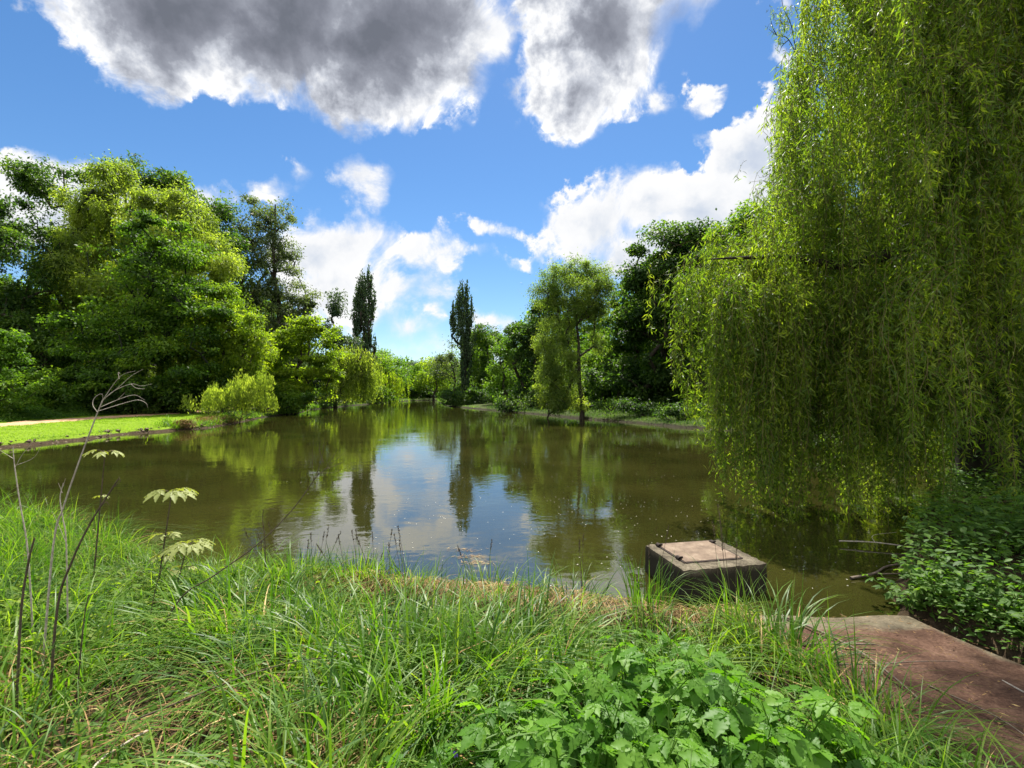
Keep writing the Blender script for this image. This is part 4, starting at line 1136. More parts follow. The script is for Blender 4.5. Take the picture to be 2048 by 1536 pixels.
grasses()
T_ = [
    # x, y, r, n, height, width, bend, label, kw
    (-6.5, 5.9, .85, 1500, .70, .009, 1.0, 'broad mound of fine arching sedge at the left edge by the water', dict(mean=-1.2, spread=.9)),
    (-4.7, 5.15, .60, 1000, .58, .009, 1.05, 'fine arching sedge mound right of the left-edge mound, under the dead stalks', dict(mean=-.6, spread=1.)),
    (-5.0, 4.5, .60, 800, .50, .008, 1.0, 'sedge in front of the left-edge mounds', dict()),
    (-3.4, 4.45, .45, 460, .42, .008, 1.0, 'low sedge between the stalks and the rosette sapling', dict()),
    (-2.7, 4.3, .42, 480, .44, .0085, .9, 'arching sedge on the shore below the long thin diagonal stem', dict()),
    (-2.0, 4.42, .32, 420, .42, .011, .38, 'upright dark sedge by the water, just left of the brown reed mat', dict(seeds=8)),
    (-1.4, 4.36, .28, 320, .40, .011, .38, 'upright sedge with flower spikes at the left end of the brown reed mat', dict(seeds=8)),
    (-.9, 4.2, .24, 150, .42, .010, .5, 'sparser sedge behind the top of the brown reed mat', dict(seeds=4)),
    (-.2, 4.0, .24, 130, .40, .010, .6, 'thin sedge growing out of the middle of the reed mat', dict(seeds=2)),
    (.5, 3.82, .26, 160, .40, .010, .6, 'sedge tuft in the right half of the reed mat', dict(seeds=2)),
    (1.05, 3.72, .18, 130, .52, .010, .4, 'upright sedge tuft near the right end of the reed mat, left of the chamber', dict(seeds=2)),
    (1.62, 3.45, .12, 46, .66, .010, .45, 'few tall sedge stems in front of the concrete chamber', dict(seeds=5)),
    (1.72, 3.05, .26, 220, .66, .013, .8, 'broad-bladed sedge at the left edge of the slipway', dict()),
    (1.85, 2.45, .24, 220, .56, .011, .95, 'arching sedge spilling over the slipway in the right foreground', dict()),
    (-1.9, 3.4, .52, 430, .70, .015, .85, 'sedge clump in front of the left end of the reed mat', dict()),
    (-.9, 3.1, .52, 460, .72, .016, .9, 'broad arching sedge in front of the middle of the reed mat', dict()),
    (.0, 3.05, .45, 430, .72, .016, .85, 'arching sedge left of the leafy plants, before the reed mat', dict()),
    (.85, 3.05, .36, 260, .52, .012, .8, 'sedge behind the leafy plants', dict()),
    (-.45, 2.45, .42, 360, .72, .017, .7, 'tall grassy sedge directly left of the leafy plants', dict()),
    (-1.25, 2.7, .42, 300, .62, .015, .9, 'sedge in the foreground left of centre', dict()),
    (-.65, 1.75, .36, 250, .62, .016, .8, 'sedge at the bottom edge left of the leafy plants', dict()),
    (-1.95, 1.85, .30, 110, .56, .012, 1.05, 'long arching sedge over the brown litter at lower left', dict()),
    (-2.7, 2.6, .42, 260, .60, .014, 1.0, 'sedge at the foot of the dark stalks at left', dict()),
    (-3.7, 3.3, .50, 330, .58, .013, 1.0, 'sedge at the left edge among the bright weeds', dict()),
    (-1.3, 1.3, .3, 170, .48, .012, 1.0, 'sedge in the bottom left corner', dict()),
    (1.5, 1.75, .30, 240, .50, .011, .9, 'sedge at the lower right between the leafy plants and the slipway', dict()),
]
for x, y, r, n_, h, w, bd_, lb, kw in T_:
    tussock(x, y, r, n_, h, w, bd_, lb, **kw)


def reed_mat():
    """thatch of last year's reeds lying over the shore hump"""
    mb = MB()
    n = 4000
    x = rng.uniform(-2.1, 1.9, n)
    ysh = np.interp(x, [-2.6, -1.8, -.8, .2, .9, 1.45, 1.95], [4.75, 4.62, 4.45, 4.22, 4.08, 3.92, 3.92])
    y = ysh - .05 - np.abs(rng.normal(0, .24, n)) - .05
    dens = np.interp(x, [-2.1, -1.2, -.2, .6, 1.1, 1.5, 1.9], [.2, 1, .85, .30, .55, .35, .6])
    k = rng.random(n) < dens
    x, y = x[k], y[k]; n = len(x)
    P = np.stack([x, y, ground_z(x, y) + rng.uniform(.01, .10, n)], 1)
    m = rng.random(n)
    ang = np.where(m < .55, -np.pi / 2 + rng.normal(0, .5, n), rng.normal(0, .35, n) + np.pi * (rng.random(n) < .5))
    L = rng.uniform(.2, .75, n)
    blades(mb, P, L * .22, np.stack([np.cos(ang), np.sin(ang)], 1), rng.uniform(.005, .011, n), rng.uniform(.9, 1.5, n) * 1.2, np.clip(.42 + rng.normal(0, .28, n), 0, 1), 4, rng.uniform(-1.2, 1.2, n))
    # draping strands down the landward face
    n2 = 1800
    x = rng.uniform(-1.9, 1.7, n2); ysh = np.interp(x, [-2.6, -1.8, -.8, .2, .9, 1.45, 1.95], [4.75, 4.62, 4.45, 4.22, 4.08, 3.92, 3.92])
    y = ysh - .30 + rng.normal(0, .08, n2)
    P = np.stack([x, y, ground_z(x, y) + rng.uniform(.04, .12, n2)], 1)
    a = -np.pi / 2 + rng.normal(0, .45, n2)
    blades(mb, P, rng.uniform(.05, .12, n2), np.stack([np.cos(a), np.sin(a)], 1), rng.uniform(.004, .008, n2), rng.uniform(2.0, 4.5, n2), np.clip(.4 + rng.normal(0, .2, n2), 0, 1), 6, rng.uniform(-.8, .8, n2))
    tag(mb.build('reed_mat', M['straw']), 'mat of dead brown reeds lying along the near shore', 'reeds', kind='stuff')
    # straw litter on the foreground soil
    mb = MB()
    P = bank_points(4500, -4.5, 2.0, 1.0, 4.2, .5, 99, lambda x, y, sd: (np.abs(x) < y * 1.25 + .5) & ((np.sin(x * 2.1 + 1) * np.sin(y * 2.6 + .5) > -.2) | (np.hypot((x + 1.5) / 1.0, (y - 2.3) / .8) < 1)))
    for ax_, ay_, ar_ in ((-1.45, 2.25, .45), (-2.55, 3.25, .30), (-2.9, 2.55, .30), (-.75, 2.05, .22)):
        q = np.stack([rng.normal(ax_, ar_ * .6, 300), rng.normal(ay_, ar_ * .55, 300)], 1)
        P = np.concatenate([P, np.concatenate([q, ground_z(q[:, 0], q[:, 1])[:, None] + rng.uniform(.02, .10, (300, 1))], 1)])
    n = len(P); P[:, 2] += rng.uniform(.0, .07, n)
    blades(mb, P, rng.uniform(.015, .11, n), unit(n), rng.uniform(.004, .009, n), rng.uniform(1.5, 4., n), np.clip(.32 + rng.normal(0, .25, n), 0, 1), 3, rng.uniform(-1.2, 1.2, n))
    tag(mb.build('straw_litter', M['straw']), 'dead straw and stem litter on the soil of the near bank', 'litter', kind='stuff')


reed_mat()

# ovate weed leaf and lobed leaf templates (x width, y length, z normal)
OV = np.array([(0, 0, 0), (.20, .22, .05), (.24, .50, .06), (.12, .80, .02), (0, 1, -.08), (-.12, .80, .02), (-.24, .50, .06), (-.20, .22, .05), (0, .5, 0), (0, .25, 0), (0, .78, -.02)])
OVF = np.array([(0, 1, 9, 9), (1, 2, 8, 9), (2, 3, 10, 8), (3, 4, 10, 10), (4, 5, 10, 10), (5, 6, 8, 10), (6, 7, 9, 8), (7, 0, 9, 9)])
OVF3 = np.array([(0, 1, 9), (1, 2, 9), (2, 8, 9), (2, 3, 8), (3, 10, 8), (3, 4, 10), (4, 5, 10), (5, 6, 10), (6, 8, 10), (6, 7, 8), (7, 9, 8), (7, 0, 9)])


def lobe(angle, L, W, zt, teeth=5):
    """one pleated, toothed lobe"""
    V, Fs = [], []
    ca, sa = math.cos(angle), math.sin(angle)
    def put(x, y, z): V.append((x * ca + y * sa, -x * sa + y * ca, z)); return len(V) - 1
    mid, rt, lf = [], [], []
    for i in range(teeth * 2 + 1):
        t = i / (teeth * 2)
        y = L * t
        w = W * math.sin(math.pi * min(1, .10 + t * .92)) ** .8 * (1.0 if i % 2 else .80) * (1 - .25 * t)
        z = zt * t * t + .05 * L * (1 if i % 2 else -.2) * (1 - t)
        mid.append(put(0, y, zt * t * t - .035 * L))
        if i < teeth * 2:
            rt.append(put(w, y + (.06 * L if i % 2 else 0), z)); lf.append(put(-w, y + (.06 * L if i % 2 else 0), z))
        else:
            rt.append(mid[-1]); lf.append(mid[-1])
    for i in range(teeth * 2):
        for s_ in (rt, lf):
            q = [mid[i], s_[i], s_[i + 1], mid[i + 1]]
            if s_ is lf: q = q[::-1]
            Fs.append((q[0], q[1], q[2])); 
            if len({q[0], q[2], q[3]}) == 3: Fs.append((q[0], q[2], q[3]))
    return np.array(V), [f for f in Fs if len(set(f)) == 3]


def palmate(spec):
    V, Fs, n = [], [], 0
    for a, L, W, zt in spec:
        v, f = lobe(a, L, W, zt)
        V.append(v); Fs += [tuple(i + n for i in t) for t in f]; n += len(v)
    return np.concatenate(V), np.array(Fs)


LOBED = palmate([(0, 1., .30, -.22), (.85, .78, .25, -.20), (-.85, .78, .25, -.20), (1.75, .45, .17, -.12), (-1.75, .45, .17, -.12)])
TRIFOIL = palmate([(0, 1., .34, -.24), (.95, .75, .27, -.2), (-.95, .75, .27, -.2)])
SYC = palmate([(0, 1., .24, -.34), (.75, .85, .22, -.34), (-.75, .85, .22, -.34), (1.55, .5, .17, -.2), (-1.55, .5, .17, -.2)])


def leafy_plants(label, cx, cy, rx, ry, n_st, hgt, size, name='leafy_plant_clump', mat='clump', tpl=(LOBED, TRIFOIL), per=9):
    root = thing(name, label, 'plant', (cx, cy, gz(cx, cy)))
    st = MB(); lf = MB()
    P, AX, NO, SZ, TI, KI = [], [], [], [], [], []
    for i in range(n_st):
        a = rng.uniform(0, 2 * np.pi); q = math.sqrt(rng.random())
        x, y = cx + math.cos(a) * q * rx, cy + math.sin(a) * q * ry
        z = gz(x, y)
        H = hgt * rng.uniform(.55, 1.1) * (1 - .35 * q * q)
        ln = rng.normal(0, .10, 2) + np.array([math.cos(a), math.sin(a)]) * .10 * q
        p0 = np.array([x, y, z - .02]); p1 = np.array([x + ln[0] * .3, y + ln[1] * .3, z + H * .55]); p2 = np.array([x + ln[0], y + ln[1], z + H])
        Q = tube(st, [p0, p1, p2], .0042, .0020, 5, 4)
        ph = rng.uniform(0, 6.28)
        for k in range(per):
            t = .30 + .70 * (k + rng.random() * .6) / per
            b = Q[min(int(t * (len(Q) - 1)), len(Q) - 1)]
            ph += 2.4 + rng.normal(0, .3)
            o = np.array([math.cos(ph), math.sin(ph), 0])
            pl = size * rng.uniform(.5, 1.1) * (1.15 - .6 * t)
            e = b + o * pl + np.array([0, 0, pl * rng.uniform(.1, .6)])
            tube(st, [b, (b + e) / 2 + [0, 0, .01], e], .0016, .0012, 3, 2)
            P.append(e); AX.append(o + np.array([0, 0, rng.normal(-.25, .25)])); NO.append(np.array([0, 0, 1]) + rng.normal(0, .28, 3))
            SZ.append(size * rng.uniform(.40, 1.2) * (1.05 - .35 * t)); TI.append(np.clip(.42 + .35 * (t - .5) + rng.normal(0, .20), 0, 1)); KI.append(rng.random() < .6)
    P, AX, NO, SZ, TI, KI = map(np.array, (P, AX, NO, SZ, TI, KI))
    for sel, (tv, tf) in ((KI, tpl[0]), (~KI, tpl[1])):
        if sel.any(): template(lf, tv, tf, P[sel], AX[sel], NO[sel], SZ[sel], TI[sel])
    st.build('stems', M['sedge'], root)
    lf.build('leaves', M[mat], root, smooth=True)
    return root


leafy_plants('dense clump of bright green lobed-leaf plants at the bottom, right of centre', .56, 1.78, .72, .66, 125, .54, .125)
leafy_plants('taller light green leafy plants behind the foreground clump, toward the reed mat', .85, 2.55, .42, .30, 34, .42, .085)
leafy_plants('low pale green leafy plants along the left edge of the slipway', 1.78, 1.80, .30, .55, 46, .20, .075)
leafy_plants('small lobed-leaf plants at the bottom edge left of the main clump', -.45, 1.45, .40, .25, 16, .22, .08)
leafy_plants('bright broad-leaved weeds among the sedge at the foot of the dead stalks', -2.75, 3.25, .55, .4, 40, .34, .085, mat='fresh', tpl=(TRIFOIL, LOBED))
leafy_plants('bright broad-leaved weeds at the left edge in front of the sedge mounds', -3.9, 3.75, .6, .4, 40, .36, .09, mat='fresh', tpl=(TRIFOIL, TRIFOIL))
leafy_plants('few leafy seedlings by the bottom left litter', -1.35, 1.6, .5, .35, 14, .16, .07)

leafy_plants('clump of nettle-like plants on the right bank beside the middle of the slipway', 3.95, 3.3, .35, .45, 34, .5, .085, mat='cover', tpl=(TRIFOIL, TRIFOIL))
leafy_plants('clump of taller nettle-like plants on the right bank beside the shaded water', 5.3, 5.0, .5, .55, 40, .7, .09, mat='cover', tpl=(TRIFOIL, TRIFOIL))
leafy_plants('low nettle-like plants hanging over the end of the right bank beside the slipway mouth', 3.8, 4.2, .28, .3, 24, .36, .08, mat='cover', tpl=(TRIFOIL, TRIFOIL))


def weeds(label, name, n, cond, x0, x1, y0, y1, size, zmax, mat='fresh', lo=.05):
    mb = MB()
    P = bank_points(n, x0, x1, y0, y1, lo, 99, cond)
    P[:, 2] += rng.random(n) ** 1.2 * zmax
    ax = np.concatenate([unit(n), rng.normal(-.1, .25, (n, 1))], 1)
    no = rng.normal(0, .3, (n, 3)); no[:, 2] += 1
    template(mb, OV, OVF3, P, ax, no, rng.uniform(.45, 1.5, n) * size, np.clip(.5 + rng.normal(0, .17, n), 0, 1))
    return tag(mb.build(name, M[mat]), label, 'weeds', kind='stuff')


weeds('bright light green small-leaved weeds on the left part of the near bank', 'weeds', 6500, lambda x, y, sd: np.hypot((x + 2.7) / 1.5, (y - 3.7) / .9) < 1, -4.4, -1, 2.6, 4.8, .05, .22, 'lime')
weeds('small-leaved weeds scattered under the grass of the near bank', 'undergrowth', 9000, lambda x, y, sd: (np.abs(x) < y * 1.2 + .5), -5, 1.9, 1, 4.6, .045, .16, 'fresh', .5)
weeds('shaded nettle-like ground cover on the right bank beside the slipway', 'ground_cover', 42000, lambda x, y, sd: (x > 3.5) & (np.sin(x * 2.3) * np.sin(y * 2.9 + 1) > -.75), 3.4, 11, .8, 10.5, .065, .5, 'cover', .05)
weeds('low green plants creeping over the edge of the slipway', 'edge_weeds', 4000, lambda x, y, sd: x > 3.45, 3.4, 3.95, .8, 4.3, .05, .22, 'cover', .02)


# ------------------------------------------------------------------ saplings and dead stalks
def sapling(label, px, py_top, py_base, d, tiers, size, bend=0):
    top = at(px[1], py_top, d); b = at(px[0], py_base, d)
    b[2] = gz(b[0], b[1]) - .02
    root = thing('sycamore_sapling', label, 'sapling', b, 'saplings on the near bank')
    st = MB(); lf = MB()
    Q = tube(st, [b, b * .5 + top * .5 + [bend, 0, 0], top], .008, .004, 6, 5)
    P, AX, NO, S_, T = [], [], [], [], []
    for t, k, s in tiers:
        c = Q[min(int(t * (len(Q) - 1)), len(Q) - 1)]
        ph = rng.uniform(0, 6)
        for i in range(k):
            ph += 2 * np.pi / k + rng.normal(0, .15)
            o = np.array([math.cos(ph), math.sin(ph) * .9, rng.uniform(.05, .35)])
            e = c + o * s * size * .8
            tube(st, [c, (c + e) / 2 + [0, 0, .012], e], .0022, .0016, 4, 2)
            P.append(e); AX.append(o * [1, 1, 0] + [0, 0, -.25]); NO.append(np.array([0, 0, 1]) + rng.normal(0, .12, 3)); S_.append(s * size * rng.uniform(.8, 1.1)); T.append(rng.uniform(.3, .8))
    template(lf, *SYC, np.array(P), np.array(AX), np.array(NO), np.array(S_), np.array(T))
    st.build('stem', M['darkstem'], root)
    lf.build('leaves', M['sapling'], root)


sapling('young sycamore sapling with two tiers of pale leaves, middle of the three', (318, 346), 985, 1110, 4.2, [(.45, 4, .6), (.68, 4, .75), (1., 6, 1.15)], .12)
sapling('low sycamore sapling with one broad pale leaf rosette, right of the two-tiered one', (350, 378), 1088, 1150, 4.0, [(.6, 3, .7), (1., 7, 1.1)], .12)
sapling('thin sycamore sapling with a few yellow-green drooping leaves, beside the white stalk', (190, 212), 905, 1060, 4.2, [(.75, 2, .5), (1., 5, .9)], .11)


def stalk(label, pts, r0, r1, mat, d, twigs=(), name='dead_stalk'):
    P = np.array([at(x, y, d + (q[0] if q else 0)) for x, y, *q in pts])
    P[0, 2] = gz(P[0, 0], P[0, 1]) - .03
    root = thing(name, label, 'stalk', P[0], 'dead stalks on the near bank')
    mb = MB(); tube(mb, P, r0, r1, 6, 5); mb.build('stem', M[mat], root)
    if len(twigs):
        for t in twigs:
            tw = MB()
            Q = np.array([at(x, y, d + (q[0] if q else 0)) for x, y, *q in t])
            tube(tw, Q, r1 * .7, r1 * .25, 5, 4)
            tw.build('twig', M[mat], root)


stalk('tall pale bleached stalk with a forked dry head, left foreground', [(92, 1200), (112, 1090), (132, 1010), (165, 910), (196, 825), (206, 800)], .0062, .0032, 'deadstem', 2.7,
      [[(196, 825), (186, 810), (190, 795, .02), (204, 788, .03), (206, 805, .04)], [(204, 803), (228, 782, .03), (262, 768, .06), (282, 772, .08), (304, 768, .1)], [(204, 803), (232, 762, -.02), (248, 748, -.03), (270, 742, -.04)],
       [(200, 815), (235, 800, .03), (268, 790, .05), (290, 800, .06)], [(206, 800), (240, 772), (262, 752), (286, 738)], [(198, 822), (250, 806, -.03), (276, 800, -.04), (292, 806, -.03), (296, 815, -.02)],
       [(262, 768, .06), (272, 776, .06), (290, 778, .05)], [(235, 800, .03), (250, 785, .03)], [(238, 758, -.02), (236, 745, -.02), (240, 748, -.02)]])
stalk('straight thin pale stalk at the left edge with dry side twigs', [(80, 1185), (62, 1105), (45, 1010), (32, 930), (28, 892)], .005, .0022, 'deadstem', 3.0, [[(33, 935), (50, 905), (88, 862)], [(31, 918), (10, 905), (-15, 890)], [(36, 930), (70, 915), (85, 890)]])
stalk('short pale broken stalk beside the tall bleached stalk', [(146, 1170), (138, 1090), (130, 1035), (124, 995), (130, 965)], .0045, .0022, 'deadstem', 3.0, [[(128, 985), (120, 965)], [(130, 972), (134, 956)], [(140, 1090), (118, 1040), (108, 1020)]])
stalk('thick dark leaning stalk, right of the tall bleached stalk', [(108, 1310), (122, 1215), (150, 1120), (185, 1045), (222, 985), (240, 957)], .0068, .0032, 'darkstem', 2.35, [[(205, 1012), (216, 1003), (222, 1010)], [(232, 972), (243, 962), (240, 952)]])
stalk('thick dark upright stalk at the left edge', [(44, 1330), (50, 1230), (62, 1130), (74, 1075)], .0062, .0042, 'darkstem', 2.3, [])
stalk('long thin dark stem leaning right over the water with a forked tip', [(300, 1250), (365, 1195), (430, 1150), (520, 1085), (585, 1020), (628, 962), (640, 945)], .0055, .0026, 'darkstem', 3.1,
      [[(628, 962), (626, 920), (628, 880)], [(630, 958), (645, 915), (650, 875)], [(632, 955), (660, 930), (690, 905)], [(640, 945), (665, 945), (695, 935)], [(648, 925), (640, 900), (642, 880)], [(655, 932), (672, 905), (676, 890)], [(650, 938), (678, 928), (700, 915)]])
stalk('slim dark stalk standing at the water edge with one dry leaf at its tip', [(536, 1140), (533, 1085), (528, 1040), (529, 1018)], .005, .003, 'darkstem', 4.2, [[(529, 1020), (542, 1016), (556, 1018)], [(532, 1100), (526, 1085), (527, 1070)]])
stalk('thin dark twig rising between the leaning stalk and the long thin stem', [(160, 1255), (178, 1215), (200, 1180)], .004, .002, 'darkstem', 2.4, [])
stalk('slanting grey twig crossing the weeds below the rosette sapling', [(295, 1215), (320, 1160), (345, 1110)], .0035, .0016, 'darkstem', 3.2, [])


# ------------------------------------------------------------------ sticks and bits
def lying(label, pts, r0, r1, mat='stick', forks=(), name='fallen_stick', lift=.012, surf=None, group='sticks on the slipway'):
    f = surf or (lambda x, y: ramp_z(y) + .015)
    P = np.array([(x, y, f(x, y) + r0 + lift * (i % 2)) for i, (x, y) in enumerate(pts)])
    root = thing(name, label, 'stick', P[0], group)
    mb = MB(); tube(mb, P, r0, r1, 6, 5); mb.build('stem', M[mat], root)
    if forks:
        for q in forks:
            fb = MB()
            Q = np.array([(x, y, f(x, y) + r1 + lift * (.5 + i)) for i, (x, y) in enumerate(q)])
            tube(fb, Q, r1 * 1.1, r1 * .4, 5, 4)
            fb.build('twig', M[mat], root)


lying('long curved grey stick running down the middle of the slipway from its far edge', [(2.28, 3.98), (2.34, 3.7), (2.42, 3.35), (2.36, 3.0), (2.30, 2.68)], .012, .005, forks=[[(2.34, 3.68), (2.5, 3.5), (2.62, 3.3)], [(2.40, 3.3), (2.55, 3.2)]])
lying('straight dark stick lying across the slipway', [(2.1, 3.42), (2.35, 3.4), (2.62, 3.42)], .010, .006, forks=[[(2.3, 3.41), (2.2, 3.3)]])
lying('thin brown twig crossing the slipway below the straight stick', [(2.12, 3.12), (2.4, 3.1), (2.7, 3.16), (2.95, 3.14)], .005, .002, forks=[[(2.5, 3.11), (2.65, 3.02)]])
lying('thin twig lying along the slipway in the right foreground', [(2.5, 2.85), (2.55, 2.5), (2.5, 2.2), (2.42, 1.9)], .0045, .002, forks=[[(2.54, 2.5), (2.7, 2.3)]])
lying('pale bent twig at the right of the slipway', [(3.0, 2.9), (2.95, 2.6), (3.02, 2.3), (2.98, 2.1)], .006, .003, 'deadstem')
lying('reddish curved dry stem lying in the lower left grass', [(-1.75, 1.62), (-1.45, 1.8), (-1.1, 1.78), (-.75, 1.95)], .006, .003, 'stick', surf=lambda x, y: gz(x, y) + .10, group='stems lying in the grass', name='dry_stem')
lying('pale curled dry stem at the bottom left', [(-1.62, 2.15), (-1.66, 1.9), (-1.5, 1.68), (-1.2, 1.55)], .006, .003, 'deadstem', surf=lambda x, y: gz(x, y) + .10, group='stems lying in the grass', name='dry_stem')
lying('thin brown stem slanting through the centre left grass', [(-1.6, 2.0), (-1.2, 2.35), (-.9, 2.7), (-.6, 2.95)], .004, .002, 'darkstem', surf=lambda x, y: gz(x, y) + .22, group='stems lying in the grass', name='dry_stem')
wf = lambda x, y: .0
lying('orange-brown branch floating in the shaded water right of the chamber', [(3.62, 5.05), (3.95, 5.15), (4.3, 5.4), (4.75, 5.5)], .016, .008, surf=wf, forks=[[(4.0, 5.17), (4.3, 5.15), (4.7, 5.1)]], group='branches in the water', name='floating_branch')
lying('bare branch standing out of the shaded water below the willow curtain', [(4.3, 6.2), (4.7, 6.1), (5.1, 5.9), (5.3, 5.6)], .010, .004, 'deadstem', surf=lambda x, y: .04, forks=[[(4.7, 6.1), (4.9, 6.4), (5.3, 6.5)]], group='branches in the water', name='floating_branch')


def bits():
    mb = MB()
    n = 420
    x = np.concatenate([rng.uniform(-2, 4.5, 220), rng.uniform(-6, 8, 200)]); y = np.concatenate([rng.uniform(4.8, 9, 220), rng.uniform(8, 22, 200)])
    k = pond_sd(x, y) < -.05; x, y = x[k], y[k]; n = len(x)
    P = np.stack([x, y, np.full(n, .004)], 1)
    leaves(mb, P, np.concatenate([unit(n), np.zeros((n, 1))], 1), np.tile([0, 0, 1.], (n, 1)), rng.uniform(.012, .03, n), rng.uniform(.008, .016, n), np.full(n, .5), 0, .05)
    tag(mb.build('floating_fluff', M['fleck']), 'tiny pale flecks of willow fluff floating on the pond', 'fluff', kind='stuff')
    mb = MB()
    n = 160
    cx = np.repeat([-.55, -.45, -.62], [60, 60, 40]); cy = np.repeat([5.75, 5.55, 6.0], [60, 60, 40])
    P = np.stack([cx + rng.normal(0, .10, n), cy + rng.normal(0, .04, n), np.full(n, .006)], 1)
    leaves(mb, P, np.concatenate([unit(n, 0, .6), np.zeros((n, 1))], 1), np.tile([0, 0, 1.], (n, 1)), rng.uniform(.04, .09, n), .006, rng.random(n), 0, .05)
    tag(mb.build('floating_straw', M['straw']), 'small raft of floating straw off the near reed mat', 'straw', kind='stuff')
    mb = MB()
    n = 900
    x = rng.uniform(2.0, 3.36, n); y = rng.uniform(1.0, 3.95, n)
    P = np.stack([x, y, ramp_z(y) + .035 + rng.uniform(0, .012, n)], 1)
    leaves(mb, P, np.concatenate([unit(n), rng.normal(0, .1, (n, 1))], 1), np.tile([0, 0, 1.], (n, 1)) + rng.normal(0, .25, (n, 3)), rng.uniform(.012, .05, n), rng.uniform(.003, .010, n), rng.random(n) ** 2 * .6, 0, .05)
    tag(mb.build('leaf_litter', M['straw']), 'dry leaf and twig litter strewn over the slipway', 'litter', kind='stuff')
    # bluebell at the bottom edge
    b = at(912, 1530, 1.9); b[2] = gz(b[0], b[1])
    root = thing('bluebell', 'single small violet flower at the bottom edge left of the leafy clump', 'flower', b)
    st = MB(); tp = at(912, 1492, 1.75)
    tube(st, [b, (b + tp) / 2 + [.01, 0, .03], tp], .0025, .0015, 5, 4); st.build('stem', M['sedge'], root)
    fm = MB(); k = 8; a = np.arange(k) * 2 * np.pi / k
    leaves(fm, np.tile(tp, (k, 1)), np.stack([np.cos(a), np.sin(a), np.full(k, -.9)], 1), np.stack([np.cos(a), np.sin(a), np.full(k, .6)], 1), .022, .013, np.full(k, .5))
    fm.build('petals', rough_mat('violet_petal', [(.3, (.12, .07, .42)), (.7, (.20, .13, .6))], 60, .6), root)
    # brown roots and dry sedge edging the left bank
    for lb, cx_, cy_, n_, rx_ in (('round brown tuft of dead sedge at the water edge where the lawn ends', -17.6, 25.3, 500, .45), ('brown dead sedge fringe along the water under the grey-green willow shrub', -18.2, 30.0, 1100, 1.2)):
        root = thing('dead_sedge', lb, 'sedge', (cx_, cy_, gz(cx_, cy_)))
        q = MB()
        x = cx_ + rng.normal(0, rx_ * .5, n_); y = cy_ + rng.normal(0, rx_ * (1.6 if rx_ > 1 else .5), n_)
        sd = pond_sd(x, y); k = (sd > -.2) & (sd < 1.2); x, y = x[k], y[k]; n_ = len(x)
        P = np.stack([x, y, np.maximum(ground_z(x, y), 0) + rng.uniform(0, .25, n_)], 1)
        blades(q, P, rng.uniform(.15, .45, n_), unit(n_, 0, .8), rng.uniform(.02, .04, n_), rng.uniform(.8, 1.8, n_), np.clip(.25 + rng.normal(0, .15, n_), 0, 1), 3, rng.uniform(-1, 1, n_))
        q.build('blades', M['straw'], root)


bits()
# ------------------------------------------------------------------ sky, sun, camera
SUN_AZ, SUN_EL = math.radians(5), math.radians(60)


